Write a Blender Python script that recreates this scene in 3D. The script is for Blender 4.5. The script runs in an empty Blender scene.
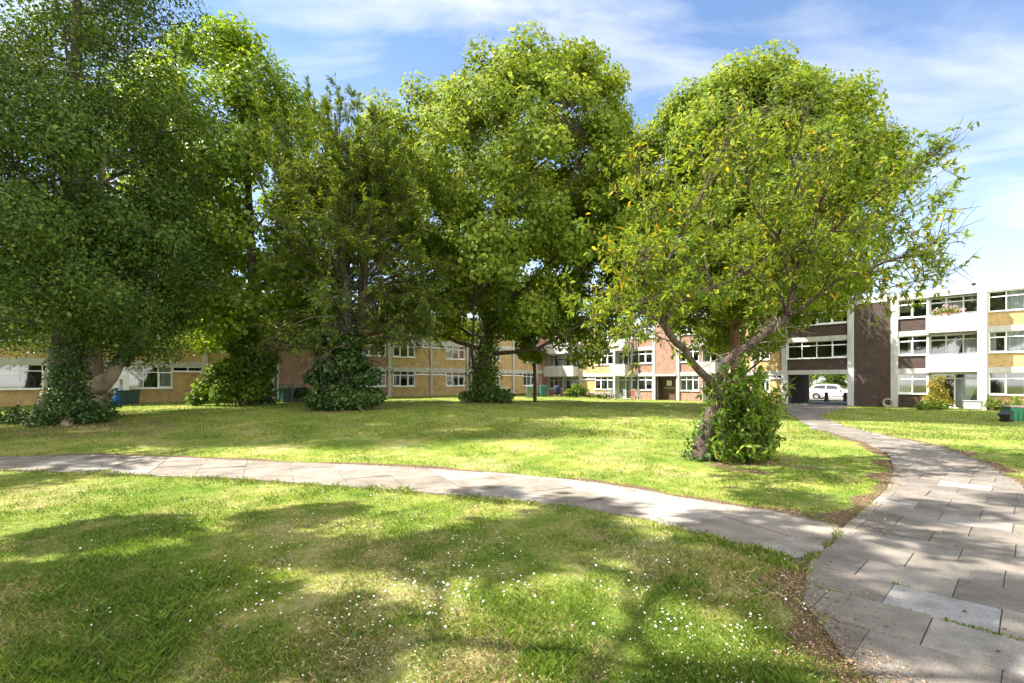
import bpy, math, random
import numpy as np
from mathutils import Vector

RNG = np.random.default_rng(7)
random.seed(7)
SC = bpy.context.scene
COL = SC.collection
R = math.radians

# ------------------------------------------------------------------ layout
F_PX, CX, HY, EYE = 500.0, 512.0, 382.0, 1.7


def sst(a, b, v):
    t = np.clip((v - a) / (b - a), 0, 1)
    return t * t * (3 - 2 * t)


def gz(x, y):
    """height of the ground: level by the camera, rising gently to the far left"""
    return 0.42 * (1 - sst(-6.0, 14.0, x)) * sst(12.0, 26.0, y)


def at(px, depth, py=None):
    """photo column and depth -> ground point (or the point at row py)"""
    x = (px - CX) / F_PX * depth
    z = float(gz(x, depth)) if py is None else EYE + (HY - py) / F_PX * depth
    return Vector((x, depth, z))


def G(px, py):
    d = F_PX * EYE / (py - HY)
    return ((px - CX) / F_PX * d, d)


# ------------------------------------------------------------------ object helpers
def link(o, parent=None):
    COL.objects.link(o)
    if parent is not None:
        o.parent = parent
    return o


def tag(o, label=None, cat=None, group=None, kind=None):
    if label: o['label'] = label
    if cat: o['category'] = cat
    if group: o['group'] = group
    if kind: o['kind'] = kind
    return o


def empty(name, loc=(0, 0, 0), rz=0.0, label=None, cat=None, group=None):
    o = bpy.data.objects.new(name, None)
    o.empty_display_size = 0.2
    o.location = loc
    o.rotation_euler = (0, 0, rz)
    link(o)
    return tag(o, label, cat, group)


def copy_tree(o, parent=None):
    c = o.copy()
    COL.objects.link(c)
    if parent is not None:
        c.parent = parent
    for ch in list(o.children):
        copy_tree(ch, c)
    return c


class MB:
    def __init__(self):
        self.v, self.f, self.mi = [], [], []

    def face(self, pts, mi=0):
        n = len(self.v)
        self.v += [tuple(p) for p in pts]
        self.f.append(list(range(n, n + len(pts))))
        self.mi.append(mi)

    def poly(self, vs, fs, mi=0):
        n = len(self.v)
        self.v += [tuple(p) for p in vs]
        for f in fs:
            self.f.append([n + i for i in f])
            self.mi.append(mi)

    def box(self, x0, x1, y0, y1, z0, z1, mi=0):
        vs = [(x0, y0, z0), (x1, y0, z0), (x1, y1, z0), (x0, y1, z0), (x0, y0, z1), (x1, y0, z1), (x1, y1, z1), (x0, y1, z1)]
        self.poly(vs, [(3, 2, 1, 0), (4, 5, 6, 7), (0, 1, 5, 4), (1, 2, 6, 5), (2, 3, 7, 6), (3, 0, 4, 7)], mi)
        return self

    def frustum(self, bx, by, tx, ty, z0, z1, ox=0, oy=0, mi=0):
        """box whose half sizes go from (bx,by) at z0 to (tx,ty) at z1"""
        vs = [(ox - bx, oy - by, z0), (ox + bx, oy - by, z0), (ox + bx, oy + by, z0), (ox - bx, oy + by, z0),
              (ox - tx, oy - ty, z1), (ox + tx, oy - ty, z1), (ox + tx, oy + ty, z1), (ox - tx, oy + ty, z1)]
        self.poly(vs, [(3, 2, 1, 0), (4, 5, 6, 7), (0, 1, 5, 4), (1, 2, 6, 5), (2, 3, 7, 6), (3, 0, 4, 7)], mi)
        return self

    def tube(self, pts, rad, n=6, caps=True, mi=0, wob=0.0):
        pts = [Vector(p) for p in pts]
        if not hasattr(rad, '__len__'):
            rad = [rad] * len(pts)
        rings = []
        up = Vector((0, 0, 1))
        base = len(self.v)
        prev = None
        for i, p in enumerate(pts):
            d = (pts[min(i + 1, len(pts) - 1)] - pts[max(i - 1, 0)])
            if d.length < 1e-6: d = Vector((0, 0, 1))
            d.normalize()
            if prev is None:
                a = d.cross(up if abs(d.z) < 0.9 else Vector((1, 0, 0))).normalized()
            else:
                a = (prev - d * prev.dot(d))
                a = a.normalized() if a.length > 1e-5 else d.cross(Vector((1, 0, 0))).normalized()
            prev = a
            b = d.cross(a)
            for k in range(n):
                t = 2 * math.pi * k / n
                rr = rad[i] * (1 + (wob * math.sin(3 * t + i * 1.3 + 0.7) + wob * 0.7 * math.sin(5 * t - i * 0.9) if wob else 0))
                self.v.append(tuple(p + (a * math.cos(t) + b * math.sin(t)) * rr))
        for i in range(len(pts) - 1):
            for k in range(n):
                k2 = (k + 1) % n
                self.f.append([base + i * n + k, base + i * n + k2, base + (i + 1) * n + k2, base + (i + 1) * n + k])
                self.mi.append(mi)
        if caps:
            self.f.append([base + k for k in range(n)][::-1]); self.mi.append(mi)
            e = base + (len(pts) - 1) * n
            self.f.append([e + k for k in range(n)]); self.mi.append(mi)
        return self

    def lathe(self, prof, n=14, ox=0, oy=0, mi=0):
        base = len(self.v)
        for (r, z) in prof:
            for k in range(n):
                t = 2 * math.pi * k / n
                self.v.append((ox + r * math.cos(t), oy + r * math.sin(t), z))
        for i in range(len(prof) - 1):
            for k in range(n):
                k2 = (k + 1) % n
                self.f.append([base + i * n + k, base + i * n + k2, base + (i + 1) * n + k2, base + (i + 1) * n + k]); self.mi.append(mi)
        self.f.append([base + k for k in range(n)][::-1]); self.mi.append(mi)
        e = base + (len(prof) - 1) * n
        self.f.append([e + k for k in range(n)]); self.mi.append(mi)
        return self

    def mesh(self, name, mats, smooth=False):
        me = bpy.data.meshes.new(name)
        me.from_pydata(self.v, [], self.f)
        for m in (mats if isinstance(mats, (list, tuple)) else [mats]):
            me.materials.append(m)
        me.polygons.foreach_set('material_index', self.mi)
        if smooth:
            me.polygons.foreach_set('use_smooth', [True] * len(self.f))
        me.update()
        return me

    def build(self, name, mats, parent=None, smooth=False, bevel=0.0):
        o = bpy.data.objects.new(name, self.mesh(name, mats, smooth))
        link(o, parent)
        if bevel:
            b = o.modifiers.new('edge', 'BEVEL')
            b.width = bevel; b.segments = 2; b.limit_method = 'ANGLE'
        return o


def np_mesh(name, V, nper, mat, parent=None, link_it=True):
    """many separate polygons of nper vertices each, V is (N*nper,3)"""
    n = len(V)
    me = bpy.data.meshes.new(name)
    me.vertices.add(n)
    me.vertices.foreach_set('co', np.ascontiguousarray(V, dtype=np.float32).ravel())
    nf = n // nper
    me.loops.add(n)
    me.loops.foreach_set('vertex_index', np.arange(n, dtype=np.int32))
    me.polygons.add(nf)
    me.polygons.foreach_set('loop_start', np.arange(0, n, nper, dtype=np.int32))
    me.update(calc_edges=True)
    me.validate()
    me.materials.append(mat)
    o = bpy.data.objects.new(name, me)
    if link_it:
        link(o, parent)
    return o


def unit(a):
    return a / np.maximum(np.linalg.norm(a, axis=1, keepdims=True), 1e-9)


def leaf_verts(P, A, N, L, W, fold=0.18):
    A = unit(A)
    S = unit(np.cross(A, N))
    N = np.cross(S, A)
    L = np.broadcast_to(L, (len(P),))[:, None]
    W = np.broadcast_to(W, (len(P),))[:, None]
    mid = P + A * L * 0.45
    V = np.stack([P, mid + S * W * .5 + N * W * fold, P + A * L - N * L * .06, mid - S * W * .5 + N * W * fold], axis=1)
    return V.reshape(-1, 3)


def rdir(n, rng=RNG):
    return unit(rng.normal(size=(n, 3)))


# ------------------------------------------------------------------ materials
def nodes_of(name):
    m = bpy.data.materials.new(name)
    m.use_nodes = True
    nt = m.node_tree
    b = nt.nodes['Principled BSDF']
    return m, nt, b


def N(nt, t, **kw):
    n = nt.nodes.new(t)
    for k, v in kw.items():
        if k.startswith('i_'):
            n.inputs[k[2:].replace('_', ' ')].default_value = v
        else:
            setattr(n, k, v)
    return n


def ramp(nt, stops, interp='LINEAR'):
    n = nt.nodes.new('ShaderNodeValToRGB')
    cr = n.color_ramp
    cr.interpolation = interp
    while len(cr.elements) < len(stops):
        cr.elements.new(0.5)
    for e, (p, c) in zip(cr.elements, stops):
        e.position = p
        e.color = (c[0], c[1], c[2], 1)
    return n


def plain(name, col, rough=0.6, var=0.15, scale=3.0, metal=0.0, bump=0.0, spec=0.5, bscale=40, stretch=None):
    m, nt, b = nodes_of(name)
    tc = N(nt, 'ShaderNodeTexCoord')
    no = N(nt, 'ShaderNodeTexNoise')
    no.inputs['Scale'].default_value = scale
    no.inputs['Detail'].default_value = 6
    if stretch:
        mp = N(nt, 'ShaderNodeMapping'); mp.inputs['Scale'].default_value = (1, 1, stretch)
        nt.links.new(tc.outputs['Object'], mp.inputs[0]); nt.links.new(mp.outputs[0], no.inputs['Vector'])
    else:
        nt.links.new(tc.outputs['Object'], no.inputs['Vector'])
    rp = ramp(nt, [(0.3, [c * (1 - var) for c in col]), (0.7, [min(1, c * (1 + var)) for c in col])])
    nt.links.new(no.outputs['Fac'], rp.inputs['Fac'])
    nt.links.new(rp.outputs['Color'], b.inputs['Base Color'])
    b.inputs['Roughness'].default_value = rough
    b.inputs['Metallic'].default_value = metal
    b.inputs['Specular IOR Level'].default_value = spec
    if bump:
        n2 = N(nt, 'ShaderNodeTexNoise'); n2.inputs['Scale'].default_value = bscale
        n2.inputs['Detail'].default_value = 5
        nt.links.new(tc.outputs['Object'], n2.inputs['Vector'])
        bp = N(nt, 'ShaderNodeBump'); bp.inputs['Strength'].default_value = bump; bp.inputs['Distance'].default_value = 0.03
        nt.links.new(n2.outputs['Fac'], bp.inputs['Height'])
        nt.links.new(bp.outputs['Normal'], b.inputs['Normal'])
    return m


def brick(name, c1, c2, mortar, bumpy=0.4):
    m, nt, b = nodes_of(name)
    tc = N(nt, 'ShaderNodeTexCoord')
    sx = N(nt, 'ShaderNodeSeparateXYZ'); cx = N(nt, 'ShaderNodeCombineXYZ')
    ad = N(nt, 'ShaderNodeMath', operation='ADD')
    nt.links.new(tc.outputs['Object'], sx.inputs[0])
    nt.links.new(sx.outputs['X'], ad.inputs[0]); nt.links.new(sx.outputs['Y'], ad.inputs[1])
    nt.links.new(ad.outputs[0], cx.inputs['X'])
    nt.links.new(sx.outputs['Z'], cx.inputs['Y'])
    br = N(nt, 'ShaderNodeTexBrick')
    br.inputs['Scale'].default_value = 1.0
    br.inputs['Brick Width'].default_value = 0.225
    br.inputs['Row Height'].default_value = 0.075
    br.inputs['Mortar Size'].default_value = 0.009
    br.inputs['Bias'].default_value = -0.1
    br.inputs['Color1'].default_value = (*c1, 1); br.inputs['Color2'].default_value = (*c2, 1); br.inputs['Mortar'].default_value = (*mortar, 1)
    nt.links.new(cx.outputs[0], br.inputs['Vector'])
    no = N(nt, 'ShaderNodeTexNoise'); no.inputs['Scale'].default_value = 2.1; no.inputs['Detail'].default_value = 9; no.inputs['Roughness'].default_value = .7
    nt.links.new(tc.outputs['Object'], no.inputs['Vector'])
    rp = ramp(nt, [(0.3, (.60, .58, .56)), (0.5, (.95, .95, .95)), (0.7, (1.18, 1.15, 1.1))])
    nt.links.new(no.outputs['Fac'], rp.inputs['Fac'])
    mx = N(nt, 'ShaderNodeMix', data_type='RGBA', blend_type='MULTIPLY')
    mx.inputs[0].default_value = 1
    nt.links.new(br.outputs['Color'], mx.inputs[6]); nt.links.new(rp.outputs['Color'], mx.inputs[7])
    nt.links.new(mx.outputs[2], b.inputs['Base Color'])
    b.inputs['Roughness'].default_value = 0.85
    bp = N(nt, 'ShaderNodeBump'); bp.inputs['Strength'].default_value = bumpy; bp.inputs['Distance'].default_value = 0.01
    bp.invert = True
    nt.links.new(br.outputs['Fac'], bp.inputs['Height']); nt.links.new(bp.outputs['Normal'], b.inputs['Normal'])
    return m


def leaf_mat(name, stops, trans=0.35, rough=0.45, tint=(1.5, 1.35, .55), spec=0.35):
    m, nt, b = nodes_of(name)
    ge = N(nt, 'ShaderNodeNewGeometry')
    rp = ramp(nt, stops)
    nt.links.new(ge.outputs['Random Per Island'], rp.inputs['Fac'])
    # broad differences between the twigs
    no = N(nt, 'ShaderNodeTexNoise'); no.inputs['Scale'].default_value = 0.7; no.inputs['Detail'].default_value = 3
    tc = N(nt, 'ShaderNodeTexCoord'); nt.links.new(tc.outputs['Object'], no.inputs['Vector'])
    r2 = ramp(nt, [(0.35, (.8, .85, .85)), (0.65, (1.2, 1.12, 1.0))])
    nt.links.new(no.outputs['Fac'], r2.inputs['Fac'])
    mx = N(nt, 'ShaderNodeMix', data_type='RGBA', blend_type='MULTIPLY'); mx.inputs[0].default_value = 1
    nt.links.new(rp.outputs['Color'], mx.inputs[6]); nt.links.new(r2.outputs['Color'], mx.inputs[7])
    nt.links.new(mx.outputs[2], b.inputs['Base Color'])
    b.inputs['Roughness'].default_value = rough
    b.inputs['Specular IOR Level'].default_value = spec
    tr = N(nt, 'ShaderNodeBsdfTranslucent')
    m2 = N(nt, 'ShaderNodeMix', data_type='RGBA', blend_type='MULTIPLY'); m2.inputs[0].default_value = 1
    nt.links.new(mx.outputs[2], m2.inputs[6]); m2.inputs[7].default_value = (*tint, 1)
    nt.links.new(m2.outputs[2], tr.inputs['Color'])
    ms = N(nt, 'ShaderNodeMixShader'); ms.inputs[0].default_value = trans
    nt.links.new(b.outputs[0], ms.inputs[1]); nt.links.new(tr.outputs[0], ms.inputs[2])
    out = nt.nodes['Material Output']
    nt.links.new(ms.outputs[0], out.inputs['Surface'])
    return m


def bark_mat(name, dark, light, scale=5.0, stretch=0.25):
    m, nt, b = nodes_of(name)
    tc = N(nt, 'ShaderNodeTexCoord')
    mp = N(nt, 'ShaderNodeMapping'); mp.inputs['Scale'].default_value = (1, 1, stretch)
    nt.links.new(tc.outputs['Object'], mp.inputs[0])
    no = N(nt, 'ShaderNodeTexNoise'); no.inputs['Scale'].default_value = scale; no.inputs['Detail'].default_value = 9
    no.inputs['Roughness'].default_value = 0.65
    nt.links.new(mp.outputs[0], no.inputs['Vector'])
    rp = ramp(nt, [(0.32, dark), (0.52, [(a + c) / 2 for a, c in zip(dark, light)]), (0.72, light)])
    nt.links.new(no.outputs['Fac'], rp.inputs['Fac'])
    nt.links.new(rp.outputs['Color'], b.inputs['Base Color'])
    b.inputs['Roughness'].default_value = 0.9
    b.inputs['Specular IOR Level'].default_value = 0.2
    n2 = N(nt, 'ShaderNodeTexNoise'); n2.inputs['Scale'].default_value = scale * 4; n2.inputs['Detail'].default_value = 6
    nt.links.new(mp.outputs[0], n2.inputs['Vector'])
    bp = N(nt, 'ShaderNodeBump'); bp.inputs['Strength'].default_value = 0.9; bp.inputs['Distance'].default_value = 0.05
    nt.links.new(n2.outputs['Fac'], bp.inputs['Height']); nt.links.new(bp.outputs['Normal'], b.inputs['Normal'])
    return m


M = {}
M['white'] = plain('white_paint', (.46, .445, .415), .6, .15, 2.2, stretch=.16)
M['upvc'] = plain('white_window_plastic', (.80, .80, .79), .35, .03)
M['concrete'] = plain('painted_concrete', (.50, .50, .50), .8, .2, 2.2, bump=.2, stretch=.2)
M['yellow_brick'] = brick('yellow_brick', (.56, .37, .14), (.45, .285, .105), (.46, .37, .25))
M['red_brick'] = brick('red_brick', (.40, .215, .155), (.31, .155, .11), (.36, .27, .22))
M['brown_brick'] = brick('brown_brick', (.078, .048, .036), (.050, .032, .026), (.07, .055, .048))
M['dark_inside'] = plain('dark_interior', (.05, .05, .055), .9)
M['roof_felt'] = plain('roof_felt', (.16, .16, .16), .9, .2)
M['black_metal'] = plain('black_metal', (.025, .025, .028), .45)
M['grey_paint'] = plain('grey_paint', (.30, .31, .33), .6)
M['wood_dark'] = plain('dark_timber', (.10, .06, .04), .6, .25, 8)
M['teal_plastic'] = plain('teal_plastic', (.02, .11, .10), .45, .12)
M['green_plastic'] = plain('green_plastic', (.018, .16, .075), .42, .12)
M['darkgreen_plastic'] = plain('dark_green_plastic', (.018, .05, .035), .5, .15)
M['palegreen_plastic'] = plain('pale_green_plastic', (.15, .22, .18), .5, .15)
M['black_plastic'] = plain('black_plastic', (.022, .022, .025), .5, .2)
M['pink_lid'] = plain('weathered_lid', (.42, .30, .26), .7, .2)
M['blue_plastic'] = plain('blue_sack', (.015, .09, .28), .4, .2)
M['navy_fabric'] = plain('navy_fabric', (.010, .016, .045), .85, .2)
M['terracotta'] = plain('terracotta', (.42, .15, .08), .8, .15)
M['stone_pale'] = plain('pale_stone', (.5, .46, .40), .85, .15)
M['rubber'] = plain('tyre_rubber', (.02, .02, .022), .8)
M['alloy'] = plain('wheel_alloy', (.55, .56, .58), .35, .05, metal=.7)
M['lamp_red'] = plain('red_lens', (.45, .02, .02), .25)
M['lamp_clear'] = plain('clear_lens', (.7, .72, .75), .15)
M['car_trim'] = plain('car_black_trim', (.02, .02, .02), .5)
M['timber_pale'] = plain('pale_timber', (.48, .42, .34), .75, .2, 10)
M['notice'] = plain('notice_paper', (.75, .74, .70), .6, .05)

m, nt, b = nodes_of('car_white_paint')
b.inputs['Base Color'].default_value = (.80, .81, .82, 1); b.inputs['Roughness'].default_value = .3
b.inputs['Coat Weight'].default_value = .6
no = N(nt, 'ShaderNodeTexNoise'); no.inputs['Scale'].default_value = 2
rp = ramp(nt, [(0, (.76, .77, .78)), (1, (.83, .84, .85))]); nt.links.new(no.outputs['Fac'], rp.inputs['Fac']); nt.links.new(rp.outputs['Color'], b.inputs['Base Color'])
M['car_paint'] = m

m, nt, b = nodes_of('window_glass')
b.inputs['Base Color'].default_value = (.02, .03, .035, 1); b.inputs['Roughness'].default_value = .04
b.inputs['Specular IOR Level'].default_value = .9
no = N(nt, 'ShaderNodeTexNoise'); no.inputs['Scale'].default_value = .9
tc = N(nt, 'ShaderNodeTexCoord'); nt.links.new(tc.outputs['Object'], no.inputs['Vector'])
bp = N(nt, 'ShaderNodeBump'); bp.inputs['Strength'].default_value = .05
nt.links.new(no.outputs['Fac'], bp.inputs['Height']); nt.links.new(bp.outputs['Normal'], b.inputs['Normal'])
tr = N(nt, 'ShaderNodeBsdfTransparent'); tr.inputs[0].default_value = (.86, .92, .93, 1)
ms = N(nt, 'ShaderNodeMixShader')
fr = N(nt, 'ShaderNodeFresnel'); fr.inputs['IOR'].default_value = 1.6
ma = N(nt, 'ShaderNodeMath', operation='MULTIPLY_ADD'); ma.inputs[1].default_value = 1.4; ma.inputs[2].default_value = .10
nt.links.new(fr.outputs[0], ma.inputs[0])
nt.links.new(ma.outputs[0], ms.inputs[0])
gl = N(nt, 'ShaderNodeBsdfGlossy'); gl.inputs['Roughness'].default_value = .03
nt.links.new(bp.outputs['Normal'], gl.inputs['Normal'])
nt.links.new(tr.outputs[0], ms.inputs[1]); nt.links.new(gl.outputs[0], ms.inputs[2])
nt.links.new(ms.outputs[0], nt.nodes['Material Output'].inputs['Surface'])
M['glass'] = m

m, nt, b = nodes_of('car_glass')
b.inputs['Base Color'].default_value = (.02, .025, .03, 1); b.inputs['Roughness'].default_value = .06; b.inputs['Specular IOR Level'].default_value = .7
no = N(nt, 'ShaderNodeTexNoise'); no.inputs['Scale'].default_value = 1.2
rp = ramp(nt, [(0, (.015, .02, .025)), (1, (.05, .055, .06))]); nt.links.new(no.outputs['Fac'], rp.inputs['Fac']); nt.links.new(rp.outputs['Color'], b.inputs['Base Color'])
M['car_glass'] = m

# net curtain: soft vertical folds
m, nt, b = nodes_of('net_curtain')
tc = N(nt, 'ShaderNodeTexCoord')
mp = N(nt, 'ShaderNodeMapping'); mp.inputs['Scale'].default_value = (9, 9, .25); nt.links.new(tc.outputs['Object'], mp.inputs[0])
no = N(nt, 'ShaderNodeTexNoise'); no.inputs['Scale'].default_value = 1.4; no.inputs['Detail'].default_value = 3; nt.links.new(mp.outputs[0], no.inputs['Vector'])
rp = ramp(nt, [(.3, (.45, .47, .50)), (.65, (.80, .81, .82))]); nt.links.new(no.outputs['Fac'], rp.inputs['Fac'])
nt.links.new(rp.outputs['Color'], b.inputs['Base Color']); b.inputs['Roughness'].default_value = .9
M['curtain'] = m
M['curtain_beige'] = plain('beige_curtain', (.48, .40, .30), .9, .2, 6, stretch=.05)
M['curtain_blue'] = plain('grey_blue_curtain', (.22, .26, .33), .9, .2, 6, stretch=.05)

# foliage
M['leaf_plane'] = leaf_mat('plane_leaves', [(0, (.085, .15, .016)), (.4, (.15, .225, .028)), (.8, (.22, .285, .044)), (1, (.32, .35, .075))], .48, .6, spec=.12)
M['leaf_dark'] = leaf_mat('dark_glossy_leaves', [(0, (.036, .080, .012)), (.5, (.065, .122, .020)), (.85, (.115, .175, .030)), (1, (.20, .245, .05))], .36, .5, spec=.2)
M['leaf_lime'] = leaf_mat('lime_green_leaves', [(0, (.10, .18, .012)), (.5, (.16, .255, .020)), (1, (.24, .33, .035))], .45)
M['leaf_yew'] = leaf_mat('yew_needles', [(0, (.045, .09, .014)), (.5, (.085, .142, .020)), (.82, (.16, .215, .030)), (1, (.29, .28, .04))], .34, .5)
M['leaf_ivy'] = leaf_mat('ivy_leaves', [(0, (.025, .065, .014)), (.6, (.055, .12, .026)), (1, (.12, .20, .05))], .28, .4, spec=.45)
M['leaf_front'] = leaf_mat('long_leaves', [(0, (.08, .14, .015)), (.45, (.14, .215, .024)), (.80, (.215, .28, .036)), (.97, (.31, .32, .045)), (.99, (.50, .36, .03)), (1, (.5, .26, .02))], .45, .55, spec=.15)
M['leaf_sucker'] = leaf_mat('sucker_leaves', [(0, (.05, .11, .012)), (.5, (.10, .18, .022)), (1, (.21, .29, .04))], .42, .5, spec=.25)
M['leaf_hedge'] = leaf_mat('hedge_leaves', [(0, (.07, .14, .015)), (.5, (.13, .21, .025)), (1, (.22, .27, .04))], .35)
M['leaf_gold'] = leaf_mat('golden_leaves', [(0, (.12, .14, .018)), (.5, (.24, .22, .03)), (1, (.40, .31, .05))], .35)
M['petal_pink'] = leaf_mat('pink_petals', [(0, (.55, .2, .3)), (.5, (.75, .55, .6)), (1, (.8, .75, .72))], .3, tint=(1, 1, 1))
M['petal_orange'] = leaf_mat('orange_petals', [(0, (.6, .12, .03)), (.5, (.7, .3, .05)), (1, (.75, .5, .2))], .3, tint=(1, 1, 1))
M['dead_leaf'] = leaf_mat('dead_leaves', [(0, (.10, .055, .03)), (.5, (.22, .13, .07)), (.9, (.36, .25, .15)), (1, (.45, .36, .25))], .12, .7, tint=(1, .9, .7))
M['grass_blade'] = leaf_mat('grass_blades', [(0, (.065, .13, .014)), (.35, (.125, .205, .022)), (.65, (.20, .26, .038)), (.85, (.31, .30, .09)), (1, (.46, .38, .20))], .35, .5, tint=(1.3, 1.25, .6))
M['grass_green'] = leaf_mat('green_grass_blades', [(0, (.06, .12, .016)), (.5, (.125, .205, .026)), (1, (.21, .27, .045))], .35, .5, tint=(1.3, 1.25, .6))
M['straw'] = leaf_mat('dry_grass_blades', [(0, (.22, .17, .08)), (.5, (.38, .30, .16)), (1, (.55, .46, .29))], .25, .7, tint=(1, 1, .8))

M['bark_grey'] = bark_mat('grey_brown_bark', (.045, .036, .028), (.17, .14, .11))
M['bark_pale'] = bark_mat('pale_bark', (.16, .12, .09), (.52, .43, .34), 2.2)
M['bark_dark'] = bark_mat('dark_bark', (.035, .027, .022), (.13, .10, .08))
M['bark_red'] = bark_mat('reddish_bark', (.06, .035, .025), (.21, .12, .085))
M['dead_wood'] = bark_mat('dead_twigs', (.12, .09, .07), (.33, .27, .22), 9)
M['bark_front'] = bark_mat('knobbly_brown_bark', (.028, .020, .016), (.15, .11, .085), 9, .6)

# ------------------------------------------------------------------ paths (traced in plan)
right_path = [G(*p) for p in [(853, 405.2), (818, 416), (845, 426.4), (889, 436.7), (940, 447), (984, 462.5), (1018, 483), (1050, 503), (1110, 545), (1180, 600), (1300, 690), (1500, 860),
                              (1240, 990), (1010, 790), (930, 715), (878, 683), (842, 657), (822, 624), (803, 603), (806, 590), (808, 570),
                              (806, 568), (842.6, 529), (862, 512), (886, 491), (894, 470), (889, 455), (863, 442), (811.6, 429), (786, 412), (784.5, 405.2)]]
branch_path = [G(*p) for p in [(842.6, 529), (800, 516.5), (775, 512), (730, 506), (681, 498), (640, 490), (595, 483), (517, 475), (400, 467), (273, 462), (156, 457), (94, 455), (0, 457.5), (-140, 460), (-320, 463),
                               (-320, 481), (-140, 475), (0, 470), (78, 473), (230, 479), (400, 490.5), (509, 500.5), (568, 506), (650, 520), (697, 534), (740, 545.5), (806, 568)]]


def inside(poly, x, y):
    x = np.asarray(x); y = np.asarray(y)
    c = np.zeros(x.shape, bool)
    n = len(poly)
    for i in range(n):
        x0, y0 = poly[i]; x1, y1 = poly[(i + 1) % n]
        if y0 == y1: continue
        cond = ((y0 > y) != (y1 > y)) & (x < (x1 - x0) * (y - y0) / (y1 - y0) + x0)
        c ^= cond
    return c


def edge_dist(poly, x, y):
    x = np.asarray(x, float); y = np.asarray(y, float)
    d = np.full(x.shape, 1e9)
    n = len(poly)
    for i in range(n):
        x0, y0 = poly[i]; x1, y1 = poly[(i + 1) % n]
        dx, dy = x1 - x0, y1 - y0
        t = np.clip(((x - x0) * dx + (y - y0) * dy) / (dx * dx + dy * dy + 1e-12), 0, 1)
        d = np.minimum(d, np.hypot(x - x0 - t * dx, y - y0 - t * dy))
    return d


def on_path(x, y):
    return inside(right_path, x, y) | inside(branch_path, x, y)


def vnoise(x, y, s, seed=0):
    """cheap smooth noise from summed sines, about -1..1"""
    r = np.random.default_rng(seed)
    out = np.zeros(np.shape(x))
    for k in range(7):
        a = r.uniform(0, 2 * math.pi); f = s * r.uniform(.6, 1.7); p = r.uniform(0, 6.28)
        out = out + np.sin((x * math.cos(a) + y * math.sin(a)) * f + p)
    return out / 3.2


def straw_field(x, y):
    return vnoise(x, y, 2.6, 3) * .6 + vnoise(x, y, 7.0, 4) * .5 + .25 * vnoise(x, y, .5, 5)


# soil strength: bare earth beside the paths and under the trees
def soil_field(x, y):
    dr = edge_dist(right_path, x, y); db = edge_dist(branch_path, x, y)
    nz = vnoise(x, y, 5.0, 11)
    far_side = (db < .5) & (y > np.interp(x, [-11, -5, 0, 2, 3.5], [11.2, 10.9, 9.5, 7.6, 6.3]) - .3)
    s = np.where(far_side, sst(.36, .05, db + .10 * nz), 0)
    s = np.maximum(s, np.where((y < 4.75) & (x < 3.3), sst(.42, .08, dr + .14 * nz), 0))
    s = np.maximum(s, np.where((y >= 5.6) & (y < 16), sst(.40, .04, dr + .16 * nz), 0) * .85)
    s = np.maximum(s, sst(1.5, .2, np.hypot(x - 4.9, (y - 10.6)) + .4 * nz) * .85)
    s = np.maximum(s, sst(5.0, 1.0, np.hypot((x + 14.6) / 1.3, y - 17.2) + 1.6 * nz) * .52)
    s = np.maximum(s, sst(2.2, .6, np.hypot(x + 1.6, y - 32.3) + .5 * nz) * .9)
    s = np.maximum(s, sst(2.6, .8, np.hypot(x + 8.0, y - 23.6) + .5 * nz) * .7)
    return s


# ------------------------------------------------------------------ lawn sheet
xs = np.concatenate([np.linspace(-320, -32, 22), np.arange(-31, -14, .6), np.arange(-14, 14, .16), np.arange(14, 40, .6), np.linspace(41, 320, 22)])
ys = np.concatenate([np.linspace(-120, 1, 14), np.arange(1.4, 13, .13), np.arange(13, 62, .6), np.linspace(64, 420, 24)])
gx, gy = np.meshgrid(xs, ys)
onp = on_path(gx, gy)
hz = gz(gx, gy) + np.where((gy < 30) & ~onp, .012 * vnoise(gx, gy, 1.6, 21), 0)
hz = np.where(onp, hz - .02, hz)
nx, ny = len(xs), len(ys)
Vv = np.stack([gx, gy, hz], -1).reshape(-1, 3)
ii = np.arange(nx * ny).reshape(ny, nx)
Q = np.stack([ii[:-1, :-1], ii[:-1, 1:], ii[1:, 1:], ii[1:, :-1]], -1).reshape(-1, 4)
me = bpy.data.meshes.new('lawn')
me.from_pydata(Vv.tolist(), [], Q.tolist())
at_ = me.attributes.new('soil', 'FLOAT', 'POINT')
at_.data.foreach_set('value', soil_field(gx, gy).astype(np.float32).ravel())
at2 = me.attributes.new('straw', 'FLOAT', 'POINT')
at2.data.foreach_set('value', np.where((gy > 1) & (gy < 70) & (abs(gx) < 60), straw_field(gx, gy), 0).astype(np.float32).ravel())
me.polygons.foreach_set('use_smooth', [True] * len(Q))
m, nt, b = nodes_of('lawn_turf')
tc = N(nt, 'ShaderNodeTexCoord')


def tex(scale, detail=6, rough=.6):
    n = N(nt, 'ShaderNodeTexNoise'); n.inputs['Scale'].default_value = scale; n.inputs['Detail'].default_value = detail
    n.inputs['Roughness'].default_value = rough
    nt.links.new(tc.outputs['Object'], n.inputs['Vector'])
    return n


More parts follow.
